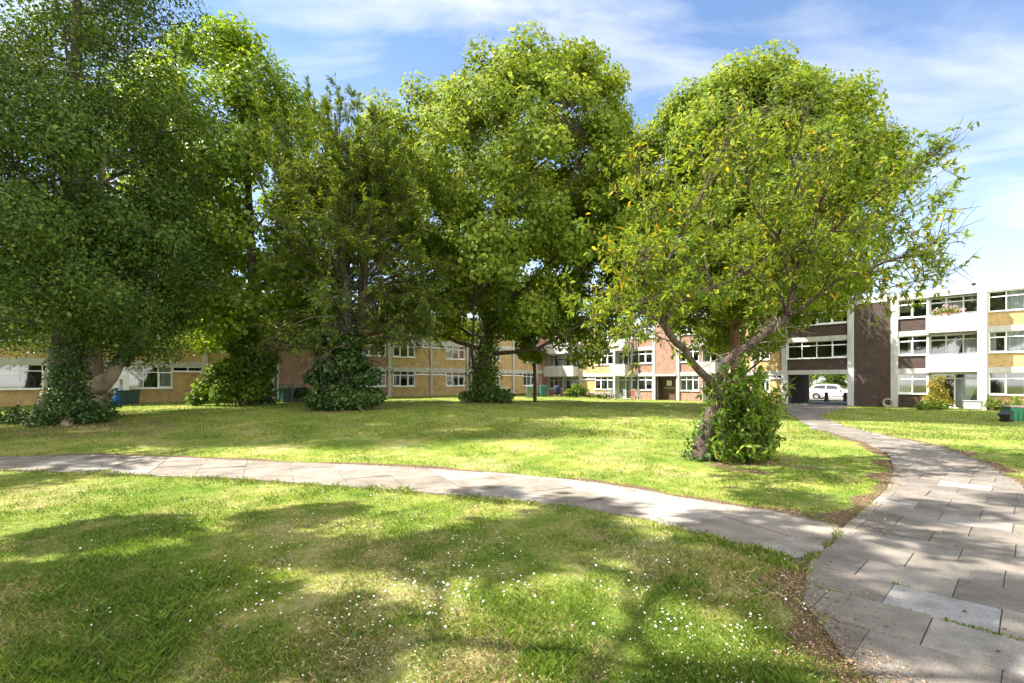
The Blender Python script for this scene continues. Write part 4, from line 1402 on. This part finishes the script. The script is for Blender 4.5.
shrub('low_shrub', Vector((at(931, 30.7).x, 30.7, 0)), 'low green shrub at the foot of the golden shrub',
      [(-.5, 0, .2), (0, 0, .22), (.6, 0, .25)], [.38, .4, .42], 1300, .1, M['leaf_hedge'], 65)
shrub('shrub', at(576, 50.0), 'bright green garden shrub beside the far ground floor door',
      [(-.6, 0, .5), (.2, 0, .7), (.9, 0, .5), (.1, 0, 1.0)], [.55, .65, .55, .5], 2200, .17, M['leaf_hedge'], 67)
for i, (px, d, lab) in enumerate([(592, 49.5, 'white and pink flower clump nearest the bright garden shrub'), (600, 49, 'white and pink flower clump under the three light window'), (608, 48.5, 'white and pink flower clump beside the grey patio chairs')]):
    r_ = shrub('flower_clump', at(px, d), lab, [(-.3, 0, .3), (.3, 0, .3)], [.35, .38], 420, .12, M['leaf_hedge'], 70 + i * 3, 5, 'flowers', 'flower clumps along the far wall')
    leaf_blob('blossom', M['petal_pink'], r_, [(-.3, 0, .42), (.3, -.05, .42)], [.33, .36], 260, .10, 80 + i)
for i, (px, d, h, lab) in enumerate([(988, 30.0, .9, 'leafy green garden plant just past the doors'), (996, 29.7, .7, 'sprawling green plant under the yellow brick window'), (1006, 29.4, .5, 'low plant with a few pale flowers under the window'), (1017, 29.0, .9, 'upright green plant nearest the big green box')]):
    p = Vector((at(px, d).x, d, 0))
    r_ = shrub('garden_plant', p, lab, [(-.15, 0, h * .4), (.15, 0, h * .5), (0, 0, h * .8)], [.3, .3, .25], 420, .12, M['leaf_hedge'], 90 + i * 2, 5, 'plant', 'garden plants along the facade', aspect=.4)
    if i == 2: leaf_blob('blossom', M['petal_pink'], r_, [(0, 0, .4)], [.35], 60, .05, 99)

# hedge and trees beyond the road
hx = MB()
hr = empty('hedge', (*wl_(on_line(828, 21.5), 21.5), 0), math.atan2(DR[1], DR[0]), 'tall clipped hedge across the road behind the white car', 'hedge')
rng = np.random.default_rng(71)
cents = np.stack([rng.uniform(-16, 16, 260), rng.uniform(-.5, .6, 260), rng.uniform(.25, 2.9, 260)], 1)
leaf_blob('foliage', M['leaf_hedge'], hr, cents, np.full(260, .72), 40000, .2, 72, flat=.9)
mb = MB()
for k in range(26):
    x = -16 + k * 1.25
    mb.tube([(x, 0, -.05), (x + rng.normal(0, .1), 0, 1.2), (x + rng.normal(0, .2), 0, 2.6)], [.06, .05, .02], 5)
mb.build('stems', M['bark_dark'], hr, smooth=True)

# ------------------------------------------------------------------ white car on the road
car = empty('parked_car', (*wl_(on_line(833.5, 13.4), 13.4), .012), math.atan2(DR[1], DR[0]), 'white hatchback parked on the road seen through the passage', 'car')
prof = [(-1.98, .32), (-2.02, .55), (-1.98, .85), (-1.88, 1.02), (-1.62, 1.34), (-1.35, 1.44), (-.6, 1.49), (.1, 1.45), (.5, 1.32), (1.05, 1.0), (1.55, .92), (1.9, .78), (2.03, .55), (2.0, .30)]


def halfw(z): return np.interp(z, [.2, .5, .85, 1.0, 1.49], [.80, .87, .88, .83, .62])


mb = MB()
# arches are cut into the lower outline
def arch(cx, r=.36):
    return [(cx + r * math.cos(a), .30 + max(0, r * math.sin(a))) for a in np.linspace(0, math.pi, 9)]


low = [(2.0, .30)] + [(1.64, .24)] + arch(1.28) + [(.9, .22), (-.9, .22)] + arch(-1.25) + [(-1.65, .26)]
outline = prof + low[1:]
n = len(outline)
Lf = [(x, -halfw(z), z) for x, z in outline]; Rt = [(x, halfw(z), z) for x, z in outline]
mb.poly(Lf + Rt, [tuple(range(n))[::-1], tuple(range(n, 2 * n))] + [(i, (i + 1) % n, n + (i + 1) % n, n + i) for i in range(n)])
mb.build('body', M['car_paint'], car)


def side_glass(pts, name, s):
    g_ = MB(); g_.face([(x, s * (halfw(z) + .012), z) for x, z in (pts if s < 0 else pts[::-1])])
    return g_.build(name, M['car_glass'], car)


for s in (-1, 1):
    side_glass([(-.42, 1.02), (.78, 1.02), (.42, 1.28), (.05, 1.38), (-.42, 1.40)], 'window', s)
    side_glass([(-1.5, 1.05), (-.50, 1.02), (-.50, 1.40), (-1.1, 1.38), (-1.42, 1.28)], 'window', s)
    mr = MB().box(.62, .78, s * .98 - .08, s * .98 + .08, .98, 1.12); mr.build('wing_mirror', M['car_paint'], car, bevel=.02)
    hl = MB().box(1.62, 1.92, s * .78 - .09, s * .78 + .09, .66, .80); hl.build('headlight', M['lamp_clear'], car, bevel=.03)
    tl = MB().box(-2.0, -1.86, s * .80 - .07, s * .80 + .07, .82, 1.08); tl.build('tail_light', M['lamp_red'], car, bevel=.03)
    tm = MB().box(-.9, .9, s * .885 - .01, s * .885 + .01, .30, .36); tm.build('side_strip', M['car_trim'], car)
    dl = MB().box(-.47, -.455, s * .885 - .006, s * .885 + .006, .38, 1.0).box(.80, .815, s * .885 - .006, s * .885 + .006, .38, .98)
    do = dl.build('door', M['car_trim'], car)
    MB().box(-.40, -.22, s * .895 - .012, s * .895 + .012, .86, .90).build('handle', M['car_paint'], do)
    for wx in (1.28, -1.25):
        wm = MB()
        ring = [(.20, -.1), (.30, -.1), (.32, -.07), (.32, .07), (.30, .1), (.20, .1)]
        K = 20
        base_i = len(wm.v)
        for (r_, w_) in ring:
            for k in range(K):
                a = 2 * math.pi * k / K
                wm.v.append((wx + r_ * math.cos(a), s * .78 + w_, .32 + r_ * math.sin(a)))
        for i in range(len(ring) - 1):
            for k in range(K):
                wm.f.append([base_i + i * K + k, base_i + i * K + (k + 1) % K, base_i + (i + 1) * K + (k + 1) % K, base_i + (i + 1) * K + k]); wm.mi.append(0)
        wo = wm.build('wheel', M['rubber'], car)
        rmb = MB()
        c_ = (wx, s * .87, .32)
        for k in range(10):
            a0, a1 = 2 * math.pi * (k + .12) / 10, 2 * math.pi * (k + .70) / 10
            rmb.face([(wx + .05 * math.cos(a0), s * .875, .32 + .05 * math.sin(a0)), (wx + .20 * math.cos(a0), s * .865, .32 + .20 * math.sin(a0)), (wx + .20 * math.cos(a1), s * .865, .32 + .20 * math.sin(a1)), (wx + .05 * math.cos(a1), s * .875, .32 + .05 * math.sin(a1))])
        rmb.tube([(wx, s * .80, .32), (wx, s * .88, .32)], .07, 10)
        rmb.build('rim', M['alloy'], wo)
ws = MB().face([(.46, -.60, 1.345), (.46, .60, 1.345), (1.0, .74, 1.04), (1.0, -.74, 1.04)]) or None
g_ = MB(); g_.face([(.52, -.60, 1.325), (1.0, -.74, 1.045), (1.0, .74, 1.045), (.52, .60, 1.325)]); g_.build('windscreen', M['car_glass'], car)
MB().box(1.96, 2.06, -.7, .7, .30, .45).build('bumper', M['car_trim'], car, bevel=.02)

# bollards
for i, (px, lab) in enumerate([(826.5, 'dark tapered bollard in the middle of the passage mouth'), (845.5, 'dark tapered bollard beside the passage pillar')]):
    p = at(px, 43.0)
    r_ = empty('bollard', (p.x, p.y, .016), 0, lab, 'bollard', 'bollards in the passage')
    MB().lathe([(.21, 0), (.21, .06), (.18, .1), (.13, .62), (.15, .64), (.15, .70), (.10, .78), (.03, .81)], 14).build('post', M['brown_brick'] if False else M['black_plastic'], r_, smooth=True)
    MB().lathe([(.146, .52), (.152, .53), (.148, .58), (.14, .585)], 14).build('band', M['lamp_red'], r_)


# ------------------------------------------------------------------ bins and garden things
def wheelie_bin(loc, mat, lab, rz=0, s=1.0, group='wheelie bins by the far walls'):
    r_ = empty('wheelie_bin', loc, rz, lab, 'bin', group)
    MB().frustum(.23, .24, .29, .33, .06, .98).build('body', mat, r_, bevel=.02)
    MB().frustum(.31, .36, .27, .30, .985, 1.07).build('lid', mat, r_, bevel=.02)
    MB().tube([(-.2, .36, .96), (.2, .36, .96)], .02, 8).build('handle', mat, r_)
    for sx in (-1, 1):
        MB().tube([(sx * .24, .22, .1), (sx * .30, .22, .1)], .1, 12).build('wheel', M['rubber'], r_)
    r_.scale = (s, s, s)
    return r_


wheelie_bin(at(529.5, 44), M['palegreen_plastic'], 'pale grey green wheelie bin beside the slim young stem')
wheelie_bin(at(543, 49), M['teal_plastic'], 'teal wheelie bin against the dark corner of the block', .2, 1.05)
wheelie_bin(at(495, 40.5), M['green_plastic'], 'green wheelie bin just behind the big plane trunk', .4)


def crate_bin(loc, rz, w, d, h, mat, lidmat, lab, name='garden_box'):
    r_ = empty(name, loc, rz, lab, 'storage box')
    mb = MB().frustum(w / 2 * .9, d / 2 * .9, w / 2, d / 2, 0, h)
    for k in range(6):
        x = -w / 2 * .8 + k * w * .8 / 5
        mb.box(x - .018, x + .018, -d / 2 - .012, -d / 2 * .9, .06, h - .06)
    mb.build('body', mat, r_, bevel=.012)
    MB().box(-w / 2 - .03, w / 2 + .03, -d / 2 - .03, d / 2 + .03, h + .002, h + .07).build('lid', lidmat, r_, bevel=.015)
    return r_


crate_bin(at(128.5, 28.6), .75, 1.0, .62, .74, M['darkgreen_plastic'], M['black_plastic'], 'dark green lidded box standing by the left wall under a window')
p = at(1022, 21.8)
crate_bin((p.x, p.y, 0), -.3, 1.15, .7, .60, M['green_plastic'], M['pink_lid'], 'big green ribbed box with faded pinkish lid on the lawn')
p = at(1006.5, 21.3)
r_ = empty('planter_tub', (p.x, p.y, 0), .3, 'small black tub lying tilted beside the big green box', 'tub')
o = MB().frustum(.12, .12, .19, .19, 0, .32).box(-.21, .21, -.21, .21, .322, .36).build('tub', M['black_plastic'], r_, bevel=.01)
o.rotation_euler = (.0, -.35, .2); o.location = (0, 0, .07)
MB().frustum(.14, .14, .2, .2, 0, .12).build('saucer', M['black_plastic'], r_, bevel=.01)

# green framed bin store beside the red brick panel
p = at(290, 31.5)
r_ = empty('bin_rack', p, .75, 'green framed rack of dark recycling bins in front of the red brick', 'bin rack')
mb = MB()
for x in (-.55, .0, .55):
    for y in (-.3, .3):
        mb.box(x - .03, x + .03, y - .03, y + .03, 0, 1.1)
mb.box(-.58, .58, -.33, -.27, 1.102, 1.16).box(-.58, .58, .27, .33, 1.102, 1.16).box(-.58, -.52, -.268, .268, 1.102, 1.16).box(.52, .58, -.268, .268, 1.102, 1.16)
mb.build('frame', M['green_plastic'], r_)
for k, x in enumerate((-.28, .28)):
    o = MB().frustum(.2, .22, .24, .27, 0.02, .85).box(-.26, .26, -.29, .26, .852, .92).build('bin', M['darkgreen_plastic'], r_, bevel=.015)
    o.location = (x, 0, 0)
p = at(301, 31.5)
shrub('flower_clump', p, 'red flowering potted plant beside the green framed rack', [(0, 0, .5), (.2, 0, .7)], [.35, .35], 500, .13, M['leaf_ivy'], 111, 5, 'flowers')

# blue sack + white door panel by the left wall
p = at(116.5, 27.0)
r_ = empty('rubbish_sack', p, 0, 'bright blue rubbish sack slumped between tree trunk and green box', 'sack')
MB().lathe([(.24, 0), (.31, .1), (.30, .30), (.21, .5), (.1, .64), (.05, .86)], 11).build('sack', M['blue_plastic'], r_, smooth=True)
MB().lathe([(.05, .86), (.13, .95), (.03, .92)], 9).build('tied_neck', M['blue_plastic'], r_)
p = at(121.5, 29.72)
r_ = empty('door_panel', p, .78, 'white loose door with a narrow slot window leaning on the wall', 'door')
o = MB().box(-.38, -.08, -.02, .02, 0, 1.75).box(.08, .38, -.02, .02, 0, 1.75).box(-.08, .08, -.02, .02, 0, .6).box(-.08, .08, -.02, .02, 1.45, 1.75).build('leaf', M['upvc'], r_)
o.rotation_euler = (-.06, 0, 0)
o2 = MB().box(-.08, .08, -.008, .008, .6, 1.45).build('slot_pane', M['car_glass'], r_)
o2.rotation_euler = (-.06, 0, 0)

# covered garden item, patio furniture, bench
p = at(557, 48.5)
r_ = empty('covered_chair', p, 0, 'dark blue fabric cover over a garden chair on the lawn edge', 'covered chair')
MB().lathe([(.30, .3), (.34, .55), (.36, .8), (.33, 1.0), (.22, 1.12), (.06, 1.2)], 12).build('cover', M['navy_fabric'], r_, smooth=True)
mb = MB()
for sx in (-.2, .2):
    for sy in (-.2, .2): mb.box(sx - .03, sx + .03, sy - .03, sy + .03, 0, .32)
mb.build('legs', M['stone_pale'], r_)


def patio_chair(loc, rz, mat, lab):
    r_ = empty('patio_chair', loc, rz, lab, 'chair', 'patio chairs by the far doors')
    MB().box(-.24, .24, -.24, .24, .42, .47).build('seat', mat, r_, bevel=.01)
    bk = MB()
    for k in range(5): bk.box(-.22 + k * .1, -.16 + k * .1, .2, .235, .48, .92)
    bk.box(-.24, .24, .195, .24, .922, .98)
    bk.build('backrest', mat, r_)
    for sx in (-1, 1):
        for sy in (-1, 1):
            MB().box(sx * .21 - .02, sx * .21 + .02, sy * .21 - .02, sy * .21 + .02, 0, .418).build('leg', mat, r_)
        MB().box(sx * .25 - .025, sx * .25 + .025, -.22, .22, .64, .67).build('armrest', mat, r_)
    return r_


patio_chair(at(613.5, 47.6), .8, M['grey_paint'], 'grey patio chair beside the flower clumps')
patio_chair(at(622, 47.0), -1.4, M['grey_paint'], 'grey patio chair in front of the glazed door')
patio_chair(at(632, 46.3), -.7, M['terracotta'], 'reddish brown patio chair below the wall lantern')
patio_chair(at(638.5, 45.9), .3, M['white'], 'white patio chair under the three light red brick window')
p = at(627, 46.2)
r_ = empty('patio_table', p, .2, 'low round dark patio table between the patio chairs', 'table')
MB().lathe([(.42, .66), (.44, .68), (.42, .70)], 16).build('top', M['wood_dark'], r_)
MB().tube([(0, 0, .03), (0, 0, .66)], .035, 8).build('leg', M['black_metal'], r_)
MB().lathe([(.26, 0), (.24, .03), (.05, .045)], 12).build('foot', M['black_metal'], r_)

p = at(506, 47)
r_ = empty('garden_bench', p, .78, 'pale wooden bench against the yellow wall behind the plane trunk', 'bench')
MB().box(-.75, .75, -.25, .2, .42, .47).build('seat', M['timber_pale'], r_, bevel=.01)
bk = MB()
for k in range(3): bk.box(-.75, .75, .2, .235, .52 + k * .15, .62 + k * .15)
bk.build('backrest', M['timber_pale'], r_)
for sx in (-.68, .68):
    for sy in (-.2, .18): MB().box(sx - .035, sx + .035, sy - .035, sy + .035, 0, .418).build('leg', M['timber_pale'], r_)

# grey box seat below the right-hand doors, flowers on the balcony, hose coil
p = at(972.5, 30.5)
r_ = empty('storage_bench', (p.x, p.y, 0), math.atan2(DR[1], DR[0]), 'grey box seat set before the white ground floor doors', 'box seat')
MB().box(-.42, .42, -.22, .22, .05, .52).build('box', M['grey_paint'], r_, bevel=.015)
MB().box(-.45, .45, -.25, .25, .522, .58).build('lid', M['grey_paint'], r_, bevel=.015)
bx, by = wl_(UR(948), -.88)
r_ = empty('flower_trough', (bx, by, HEAD[1] + .25), math.atan2(DR[1], DR[0]), 'trough of pink flowers on the upper white balcony', 'flower box')
MB().frustum(.5, .09, .6, .12, .85, 1.05).build('trough', M['terracotta'], r_)
leaf_blob('blossom', M['petal_pink'], r_, [(-.4, 0, 1.2), (0, 0, 1.3), (.4, 0, 1.25), (.75, 0, 1.15)], [.25, .3, .28, .2], 260, .07, 121)
leaf_blob('foliage', M['leaf_hedge'], r_, [(-.4, 0, 1.1), (0, 0, 1.15), (.4, 0, 1.12)], [.3, .34, .3], 420, .09, 122)
p = at(888, 33.8)
mb = MB()
for k in range(3):
    mb.tube([(.28 * math.cos(a) * (1 - .1 * k), .06 * k, .30 + .28 * math.sin(a) * (1 - .1 * k)) for a in np.linspace(0, 6.1, 22)], .035, 6)
o = mb.build('hose_coil', M['timber_pale'], None, smooth=True); o.location = (p.x, p.y, 0); o.rotation_euler = (.25, 0, -.8)
tag(o, 'coil of beige hose leaning at the foot of the brown panel', 'hose')
# window sticker fan
up_ = UL(148)
o = MB().tube([(up_, .035, 1.93), (up_, .048, 1.93)], .10, 16).build('window_vent', M['white'], lroot)

# ------------------------------------------------------------------ grass, daisies, litter
rng = np.random.default_rng(81)


def ground_samples(n, y0, y1, marg=60):
    px = rng.uniform(-marg, 1024 + marg, n); py = rng.uniform(y0, y1, n)
    d = F_PX * EYE / (py - HY)
    return (px - CX) / F_PX * d, d


def blades(n, y0, y1, mat, name, hmin, hmax, wk, sel=None, keep_soil=.25, lean=.55):
    x, y = ground_samples(n, y0, y1)
    dr = np.minimum(edge_dist(right_path, x, y), edge_dist(branch_path, x, y))
    ok = ~on_path(x, y) | (dr < .05 + .07 * vnoise(x, y, 4.0, 51) + .03 * vnoise(x, y, 14.0, 52))
    s = soil_field(x, y)
    ok &= rng.random(n) > s * (1 - keep_soil)
    if sel is not None: ok &= sel(x, y)
    # blades leaning over the path's edge survive near it
    x, y = x[ok], y[ok]; k = len(x)
    z = gz(x, y) + np.where(on_path(x, y), .008, .012 * vnoise(x, y, 1.6, 21) - .004)
    a = rng.uniform(0, 2 * math.pi, k)
    tuft = np.clip(.85 + .35 * vnoise(x, y, 3.3, 31) + .25 * vnoise(x, y, 11, 32), .4, 1.7)
    h = rng.uniform(hmin, hmax, k) * tuft
    ln = h * rng.uniform(.1, lean * 2, k)
    w = np.maximum(.0026, wk * y) * rng.uniform(.7, 1.4, k)
    b2 = rng.uniform(0, 2 * math.pi, k)
    bx_, by_ = np.cos(b2) * w, np.sin(b2) * w
    V = np.empty((k, 4, 3))
    V[:, 0] = np.stack([x - bx_, y - by_, z], 1)
    V[:, 1] = np.stack([x + bx_, y + by_, z], 1)
    mx_, my_ = x + np.cos(a) * ln * .35, y + np.sin(a) * ln * .35
    V[:, 2] = np.stack([mx_ + bx_ * .7, my_ + by_ * .7, z + h * .62], 1)
    V[:, 3] = np.stack([x + np.cos(a) * ln, y + np.sin(a) * ln, z + h], 1)
    o = np_mesh(name, V.reshape(-1, 3), 4, mat)
    o['kind'] = 'stuff'
    return o


sf = lambda t: (lambda x, y: straw_field(x, y) * .5 + rng.normal(0, .22, x.shape) < t)
sg = lambda t: (lambda x, y: straw_field(x, y) * .5 + rng.normal(0, .22, x.shape) > t)
o = blades(300000, 425, 740, M['grass_green'], 'lawn_grass', .022, .062, .0005, sf(.02)); o['label'] = 'short green mown grass of the lawn'
o = blades(150000, 425, 740, M['grass_blade'], 'lawn_grass', .015, .042, .00045); o['label'] = 'mixed green and yellowing grass of the lawn'
o = blades(190000, 430, 740, M['straw'], 'dry_grass', .010, .034, .0005, sg(.10), keep_soil=.6, lean=1.2); o['label'] = 'dry straw patches in the lawn'
o = blades(130000, 392, 440, M['grass_blade'], 'lawn_grass', .03, .075, .00055); o['label'] = 'grass of the lawn towards the far buildings'
# taller fringe along the near edge of the branch path
near_edge = lambda x, y: (edge_dist(branch_path, x, y) < .22) & (y < np.interp(x, [-13, -9.9, -5, -.2, 1.6, 2.6], [9.9, 9.9, 8.7, 7.2, 5.9, 5.1]) + .1)
o = blades(170000, 462, 580, M['grass_blade'], 'lawn_grass', .022, .085, .0005, near_edge); o['label'] = 'longer grass fringing the branch path'

# little weeds and moss tufts in the joints and along the slab edges
def joint_weeds(n):
    x, y = ground_samples(40000, 470, 700, 0)
    ok = inside(right_path, x, y)
    u = (x - right_path[0][0]) * AX[0] + (y - right_path[0][1]) * AX[1]; v = (x - right_path[0][0]) * .724 + (y - right_path[0][1]) * .690
    fv = np.abs((v - _v + .2725) % .545 - .2725)
    ok &= (fv < .012) & (vnoise(x, y, 2.4, 61) > .15)
    x, y = x[ok][:n], y[ok][:n]; k = len(x)
    P = np.repeat(np.stack([x, y, np.full(k, .012)], 1), 5, 0); k = len(P)
    P[:, :2] += rng.normal(0, .008, (k, 2))
    A = unit(np.array([0, 0, .8]) + rng.normal(size=(k, 3)) * .7); A[:, 2] = np.abs(A[:, 2])
    L = rng.uniform(.008, .028, k)
    o = np_mesh('joint_weeds', leaf_verts(P, A, rdir(k, rng), L, L * .4), 4, M['grass_blade'])
    o['kind'] = 'stuff'; o['label'] = 'small weeds growing in the joints of the paving'


joint_weeds(900)
# daisies
mb = MB()
for k in range(9):
    a = 2 * math.pi * k / 9; d_ = .30
    mb.face([(.003 * math.cos(a), .003 * math.sin(a), .030), (.011 * math.cos(a - d_), .011 * math.sin(a - d_), .032), (.0135 * math.cos(a), .0135 * math.sin(a), .033), (.011 * math.cos(a + d_), .011 * math.sin(a + d_), .032)])
mb.lathe([(.0045, .030), (.0045, .034), (.002, .036)], 7, mi=1)
mb.tube([(0, 0, 0), (.002, .001, .03)], .001, 4, mi=2)
M['daisy_white'] = plain('daisy_petals', (.85, .85, .84), .6, .03)
M['daisy_yellow'] = plain('daisy_centre', (.7, .45, .03), .6, .05)
dmesh = mb.mesh('daisy', [M['daisy_white'], M['daisy_yellow'], M['grass_green']])


def daisy_points(n):
    pts = []
    while len(pts) < n:
        px = rng.uniform(60, 820); py = rng.uniform(495, 700)
        x, y = G(px, py)
        w = math.exp(-((px - (330 + (py - 500) * 1.2)) / 380) ** 2) * (.45 + .55 * float(vnoise(np.array(x), np.array(y), 2.2, 41)))
        if px < 250: w *= .4
        if rng.random() > w: continue
        if bool(on_path(np.array(x), np.array(y))): continue
        pts.append((x, y))
    return pts


dp = sorted(daisy_points(900), key=lambda p: p[1])
for i, (x, y) in enumerate(dp[:290]):
    o = bpy.data.objects.new('daisy', dmesh)
    COL.objects.link(o)
    o.location = (x, y, .008 + .012 * float(vnoise(np.array(x), np.array(y), 1.6, 21)) + rng.uniform(0, .014))
    o.rotation_euler = (rng.normal(0, .3), rng.normal(0, .3), rng.uniform(0, 6.28))
    s = rng.uniform(.30, .50); o.scale = (s, s, s)
    tag(o, 'small white daisy open in the front lawn', 'daisy', 'daisies in the front lawn')
base = np.array(dmesh.vertices[0].co)
mb = MB()
for (x, y) in dp[290:]:
    z = .04 + .012 * float(vnoise(np.array(x), np.array(y), 1.6, 21)) + rng.uniform(0, .014)
    s = .0072 * rng.uniform(.7, 1.3); t1, t2 = rng.normal(0, .3, 2)
    ring = [(x + s * math.cos(a), y + s * math.sin(a), z + s * (t1 * math.cos(a) + t2 * math.sin(a))) for a in np.linspace(0, 2 * math.pi, 8)[:-1]]
    mb.face(ring)
    mb.face([(x + s * .35 * math.cos(a), y + s * .35 * math.sin(a), z + .003) for a in np.linspace(0, 2 * math.pi, 6)[:-1]], 1)
o = mb.build('distant_daisies', [M['daisy_white'], M['daisy_yellow']]); o['kind'] = 'stuff'; o['label'] = 'white daisies scattered further up the front lawn'


# fallen leaves and bits along the paths and below the trees
def litter(n, region, size, name='leaf_litter'):
    X, Y = [], []
    while sum(len(a) for a in X) < n:
        x, y = region(4000)
        s = soil_field(x, y)
        ok = rng.random(len(x)) < s
        X.append(x[ok]); Y.append(y[ok])
    x = np.concatenate(X)[:n]; y = np.concatenate(Y)[:n]
    P = np.stack([x, y, gz(x, y) + .012 * vnoise(x, y, 1.6, 21) + rng.uniform(.006, .03, n)], 1)
    nn = unit(np.array([0, 0, 1.]) + rng.normal(size=(n, 3)) * .45)
    A = unit(np.cross(nn, rdir(n, rng)))
    L = size * rng.uniform(.4, 1.4, n) * np.clip(y / 8, .6, 1.6)
    o = np_mesh(name, leaf_verts(P, A, nn, L, L * .6), 4, M['dead_leaf'])
    o['kind'] = 'stuff'; o['label'] = 'brown fallen leaves along the path edges and tree feet'
    return o


litter(7500, lambda k: ground_samples(k, 432, 700), .026)
# loose single leaves and crumbs on the slabs
n = 520
x, y = ground_samples(9000, 440, 690, 0)
ok = on_path(x, y); dr = np.minimum(edge_dist(right_path, x, y), edge_dist(branch_path, x, y))
ok &= rng.random(len(x)) < (.03 + .6 * np.exp(-dr / .12))
x, y = x[ok][:n], y[ok][:n]; n = len(x)
P = np.stack([x, y, gz(x, y) + .026], 1); nn = unit(np.array([0, 0, 1.]) + rng.normal(size=(n, 3)) * .25)
A = unit(np.cross(nn, rdir(n, rng))); L = .028 * rng.uniform(.35, 1.6, n)
o = np_mesh('path_litter', leaf_verts(P, A, nn, L, L * .6), 4, M['dead_leaf']); o['kind'] = 'stuff'; o['label'] = 'brown leaf crumbs lying on the paving'

# ------------------------------------------------------------------ light, sky, camera
EL, SX, SY = R(50), -.99, .09
az = math.atan2(SX, SY)
sd = Vector((math.sin(az) * math.cos(EL), math.cos(az) * math.cos(EL), math.sin(EL)))
sl = bpy.data.lights.new('sun', 'SUN'); sl.energy = 5.0; sl.angle = R(.55); sl.color = (1, .945, .86)
so_ = bpy.data.objects.new('sun', sl); link(so_)
so_.rotation_euler = sd.to_track_quat('Z', 'Y').to_euler()

w = bpy.data.worlds.new('World'); SC.world = w; w.use_nodes = True
nt = w.node_tree
bg = nt.nodes['Background']
sky = N(nt, 'ShaderNodeTexSky', sky_type='NISHITA'); sky.sun_disc = False
sky.sun_elevation = EL; sky.sun_rotation = az; sky.air_density = 1.0; sky.dust_density = .25; sky.ozone_density = 3.6
nt.links.new(sky.outputs[0], bg.inputs['Color']); bg.inputs['Strength'].default_value = .09
tc = N(nt, 'ShaderNodeTexCoord'); sp = N(nt, 'ShaderNodeSeparateXYZ'); nt.links.new(tc.outputs['Generated'], sp.inputs[0])
zz = N(nt, 'ShaderNodeMath', operation='ADD'); zz.inputs[1].default_value = .22; nt.links.new(sp.outputs['Z'], zz.inputs[0])
dv = N(nt, 'ShaderNodeVectorMath', operation='DIVIDE'); cb = N(nt, 'ShaderNodeCombineXYZ')
for k in range(3): nt.links.new(zz.outputs[0], cb.inputs[k])
nt.links.new(tc.outputs['Generated'], dv.inputs[0]); nt.links.new(cb.outputs[0], dv.inputs[1])
mp = N(nt, 'ShaderNodeMapping'); mp.inputs['Scale'].default_value = (1.0, 1.9, 0); mp.inputs['Rotation'].default_value = (0, 0, .55); mp.inputs['Location'].default_value = (1.9, .85, 0)
nt.links.new(dv.outputs[0], mp.inputs[0])
n1 = N(nt, 'ShaderNodeTexNoise'); n1.inputs['Scale'].default_value = 1.5; n1.inputs['Detail'].default_value = 9; n1.inputs['Roughness'].default_value = .56; n1.inputs['Distortion'].default_value = .5
nt.links.new(mp.outputs[0], n1.inputs['Vector'])
cr = ramp(nt, [(.42, (0, 0, 0)), (.57, (.42, .42, .42)), (.73, (.9, .9, .9))]); nt.links.new(n1.outputs['Fac'], cr.inputs['Fac'])
# thicker low down
lo = ramp(nt, [(.05, (.6, .6, .6)), (.30, (.15, .15, .15)), (.6, (.0, .0, .0))]); nt.links.new(sp.outputs['Z'], lo.inputs['Fac'])
mxx = N(nt, 'ShaderNodeMath', operation='MAXIMUM'); nt.links.new(cr.outputs['Color'], mxx.inputs[0]); nt.links.new(lo.outputs['Color'], mxx.inputs[1])
cbg = N(nt, 'ShaderNodeBackground'); cbg.inputs['Color'].default_value = (.95, .97, 1, 1); cbg.inputs['Strength'].default_value = .45
ms = N(nt, 'ShaderNodeMixShader'); nt.links.new(mxx.outputs[0], ms.inputs[0]); nt.links.new(bg.outputs[0], ms.inputs[1]); nt.links.new(cbg.outputs[0], ms.inputs[2])
# unseen bright cloud bank added behind the viewer to front-light crowns and facades
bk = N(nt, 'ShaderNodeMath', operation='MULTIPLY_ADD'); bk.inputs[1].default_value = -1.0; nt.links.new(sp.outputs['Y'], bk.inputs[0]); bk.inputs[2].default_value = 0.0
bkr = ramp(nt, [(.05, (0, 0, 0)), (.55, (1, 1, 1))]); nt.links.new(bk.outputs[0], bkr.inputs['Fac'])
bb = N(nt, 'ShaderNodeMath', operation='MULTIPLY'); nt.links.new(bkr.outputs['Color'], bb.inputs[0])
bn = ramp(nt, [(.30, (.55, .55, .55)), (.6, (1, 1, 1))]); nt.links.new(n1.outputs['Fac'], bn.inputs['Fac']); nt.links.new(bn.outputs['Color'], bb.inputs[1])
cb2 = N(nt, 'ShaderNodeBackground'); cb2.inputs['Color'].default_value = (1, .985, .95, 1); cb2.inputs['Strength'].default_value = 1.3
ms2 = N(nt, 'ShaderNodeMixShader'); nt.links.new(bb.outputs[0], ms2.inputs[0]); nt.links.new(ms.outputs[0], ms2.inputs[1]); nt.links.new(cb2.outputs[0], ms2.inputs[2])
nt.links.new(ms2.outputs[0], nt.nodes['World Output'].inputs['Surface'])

cam = bpy.data.cameras.new('camera'); co = bpy.data.objects.new('camera', cam); link(co)
co.location = (0, 0, EYE); co.rotation_euler = (R(90), 0, 0)
cam.sensor_width = 36; cam.lens = F_PX / 1024 * 36; cam.shift_y = (HY - 341.5) / 1024
cam.clip_end = 2000; cam.clip_start = .05
SC.camera = co
SC.view_settings.view_transform = 'Standard'; SC.view_settings.look = 'None'
SC.view_settings.exposure = 1.64; SC.view_settings.gamma = 1
SC.render.resolution_x, SC.render.resolution_y = 1024, 683
SC.cycles.max_bounces = 8; SC.cycles.transparent_max_bounces = 8; SC.cycles.diffuse_bounces = 4; SC.cycles.transmission_bounces = 6
SC.cycles.use_denoising = True
SC.cycles.sample_clamp_indirect = 6
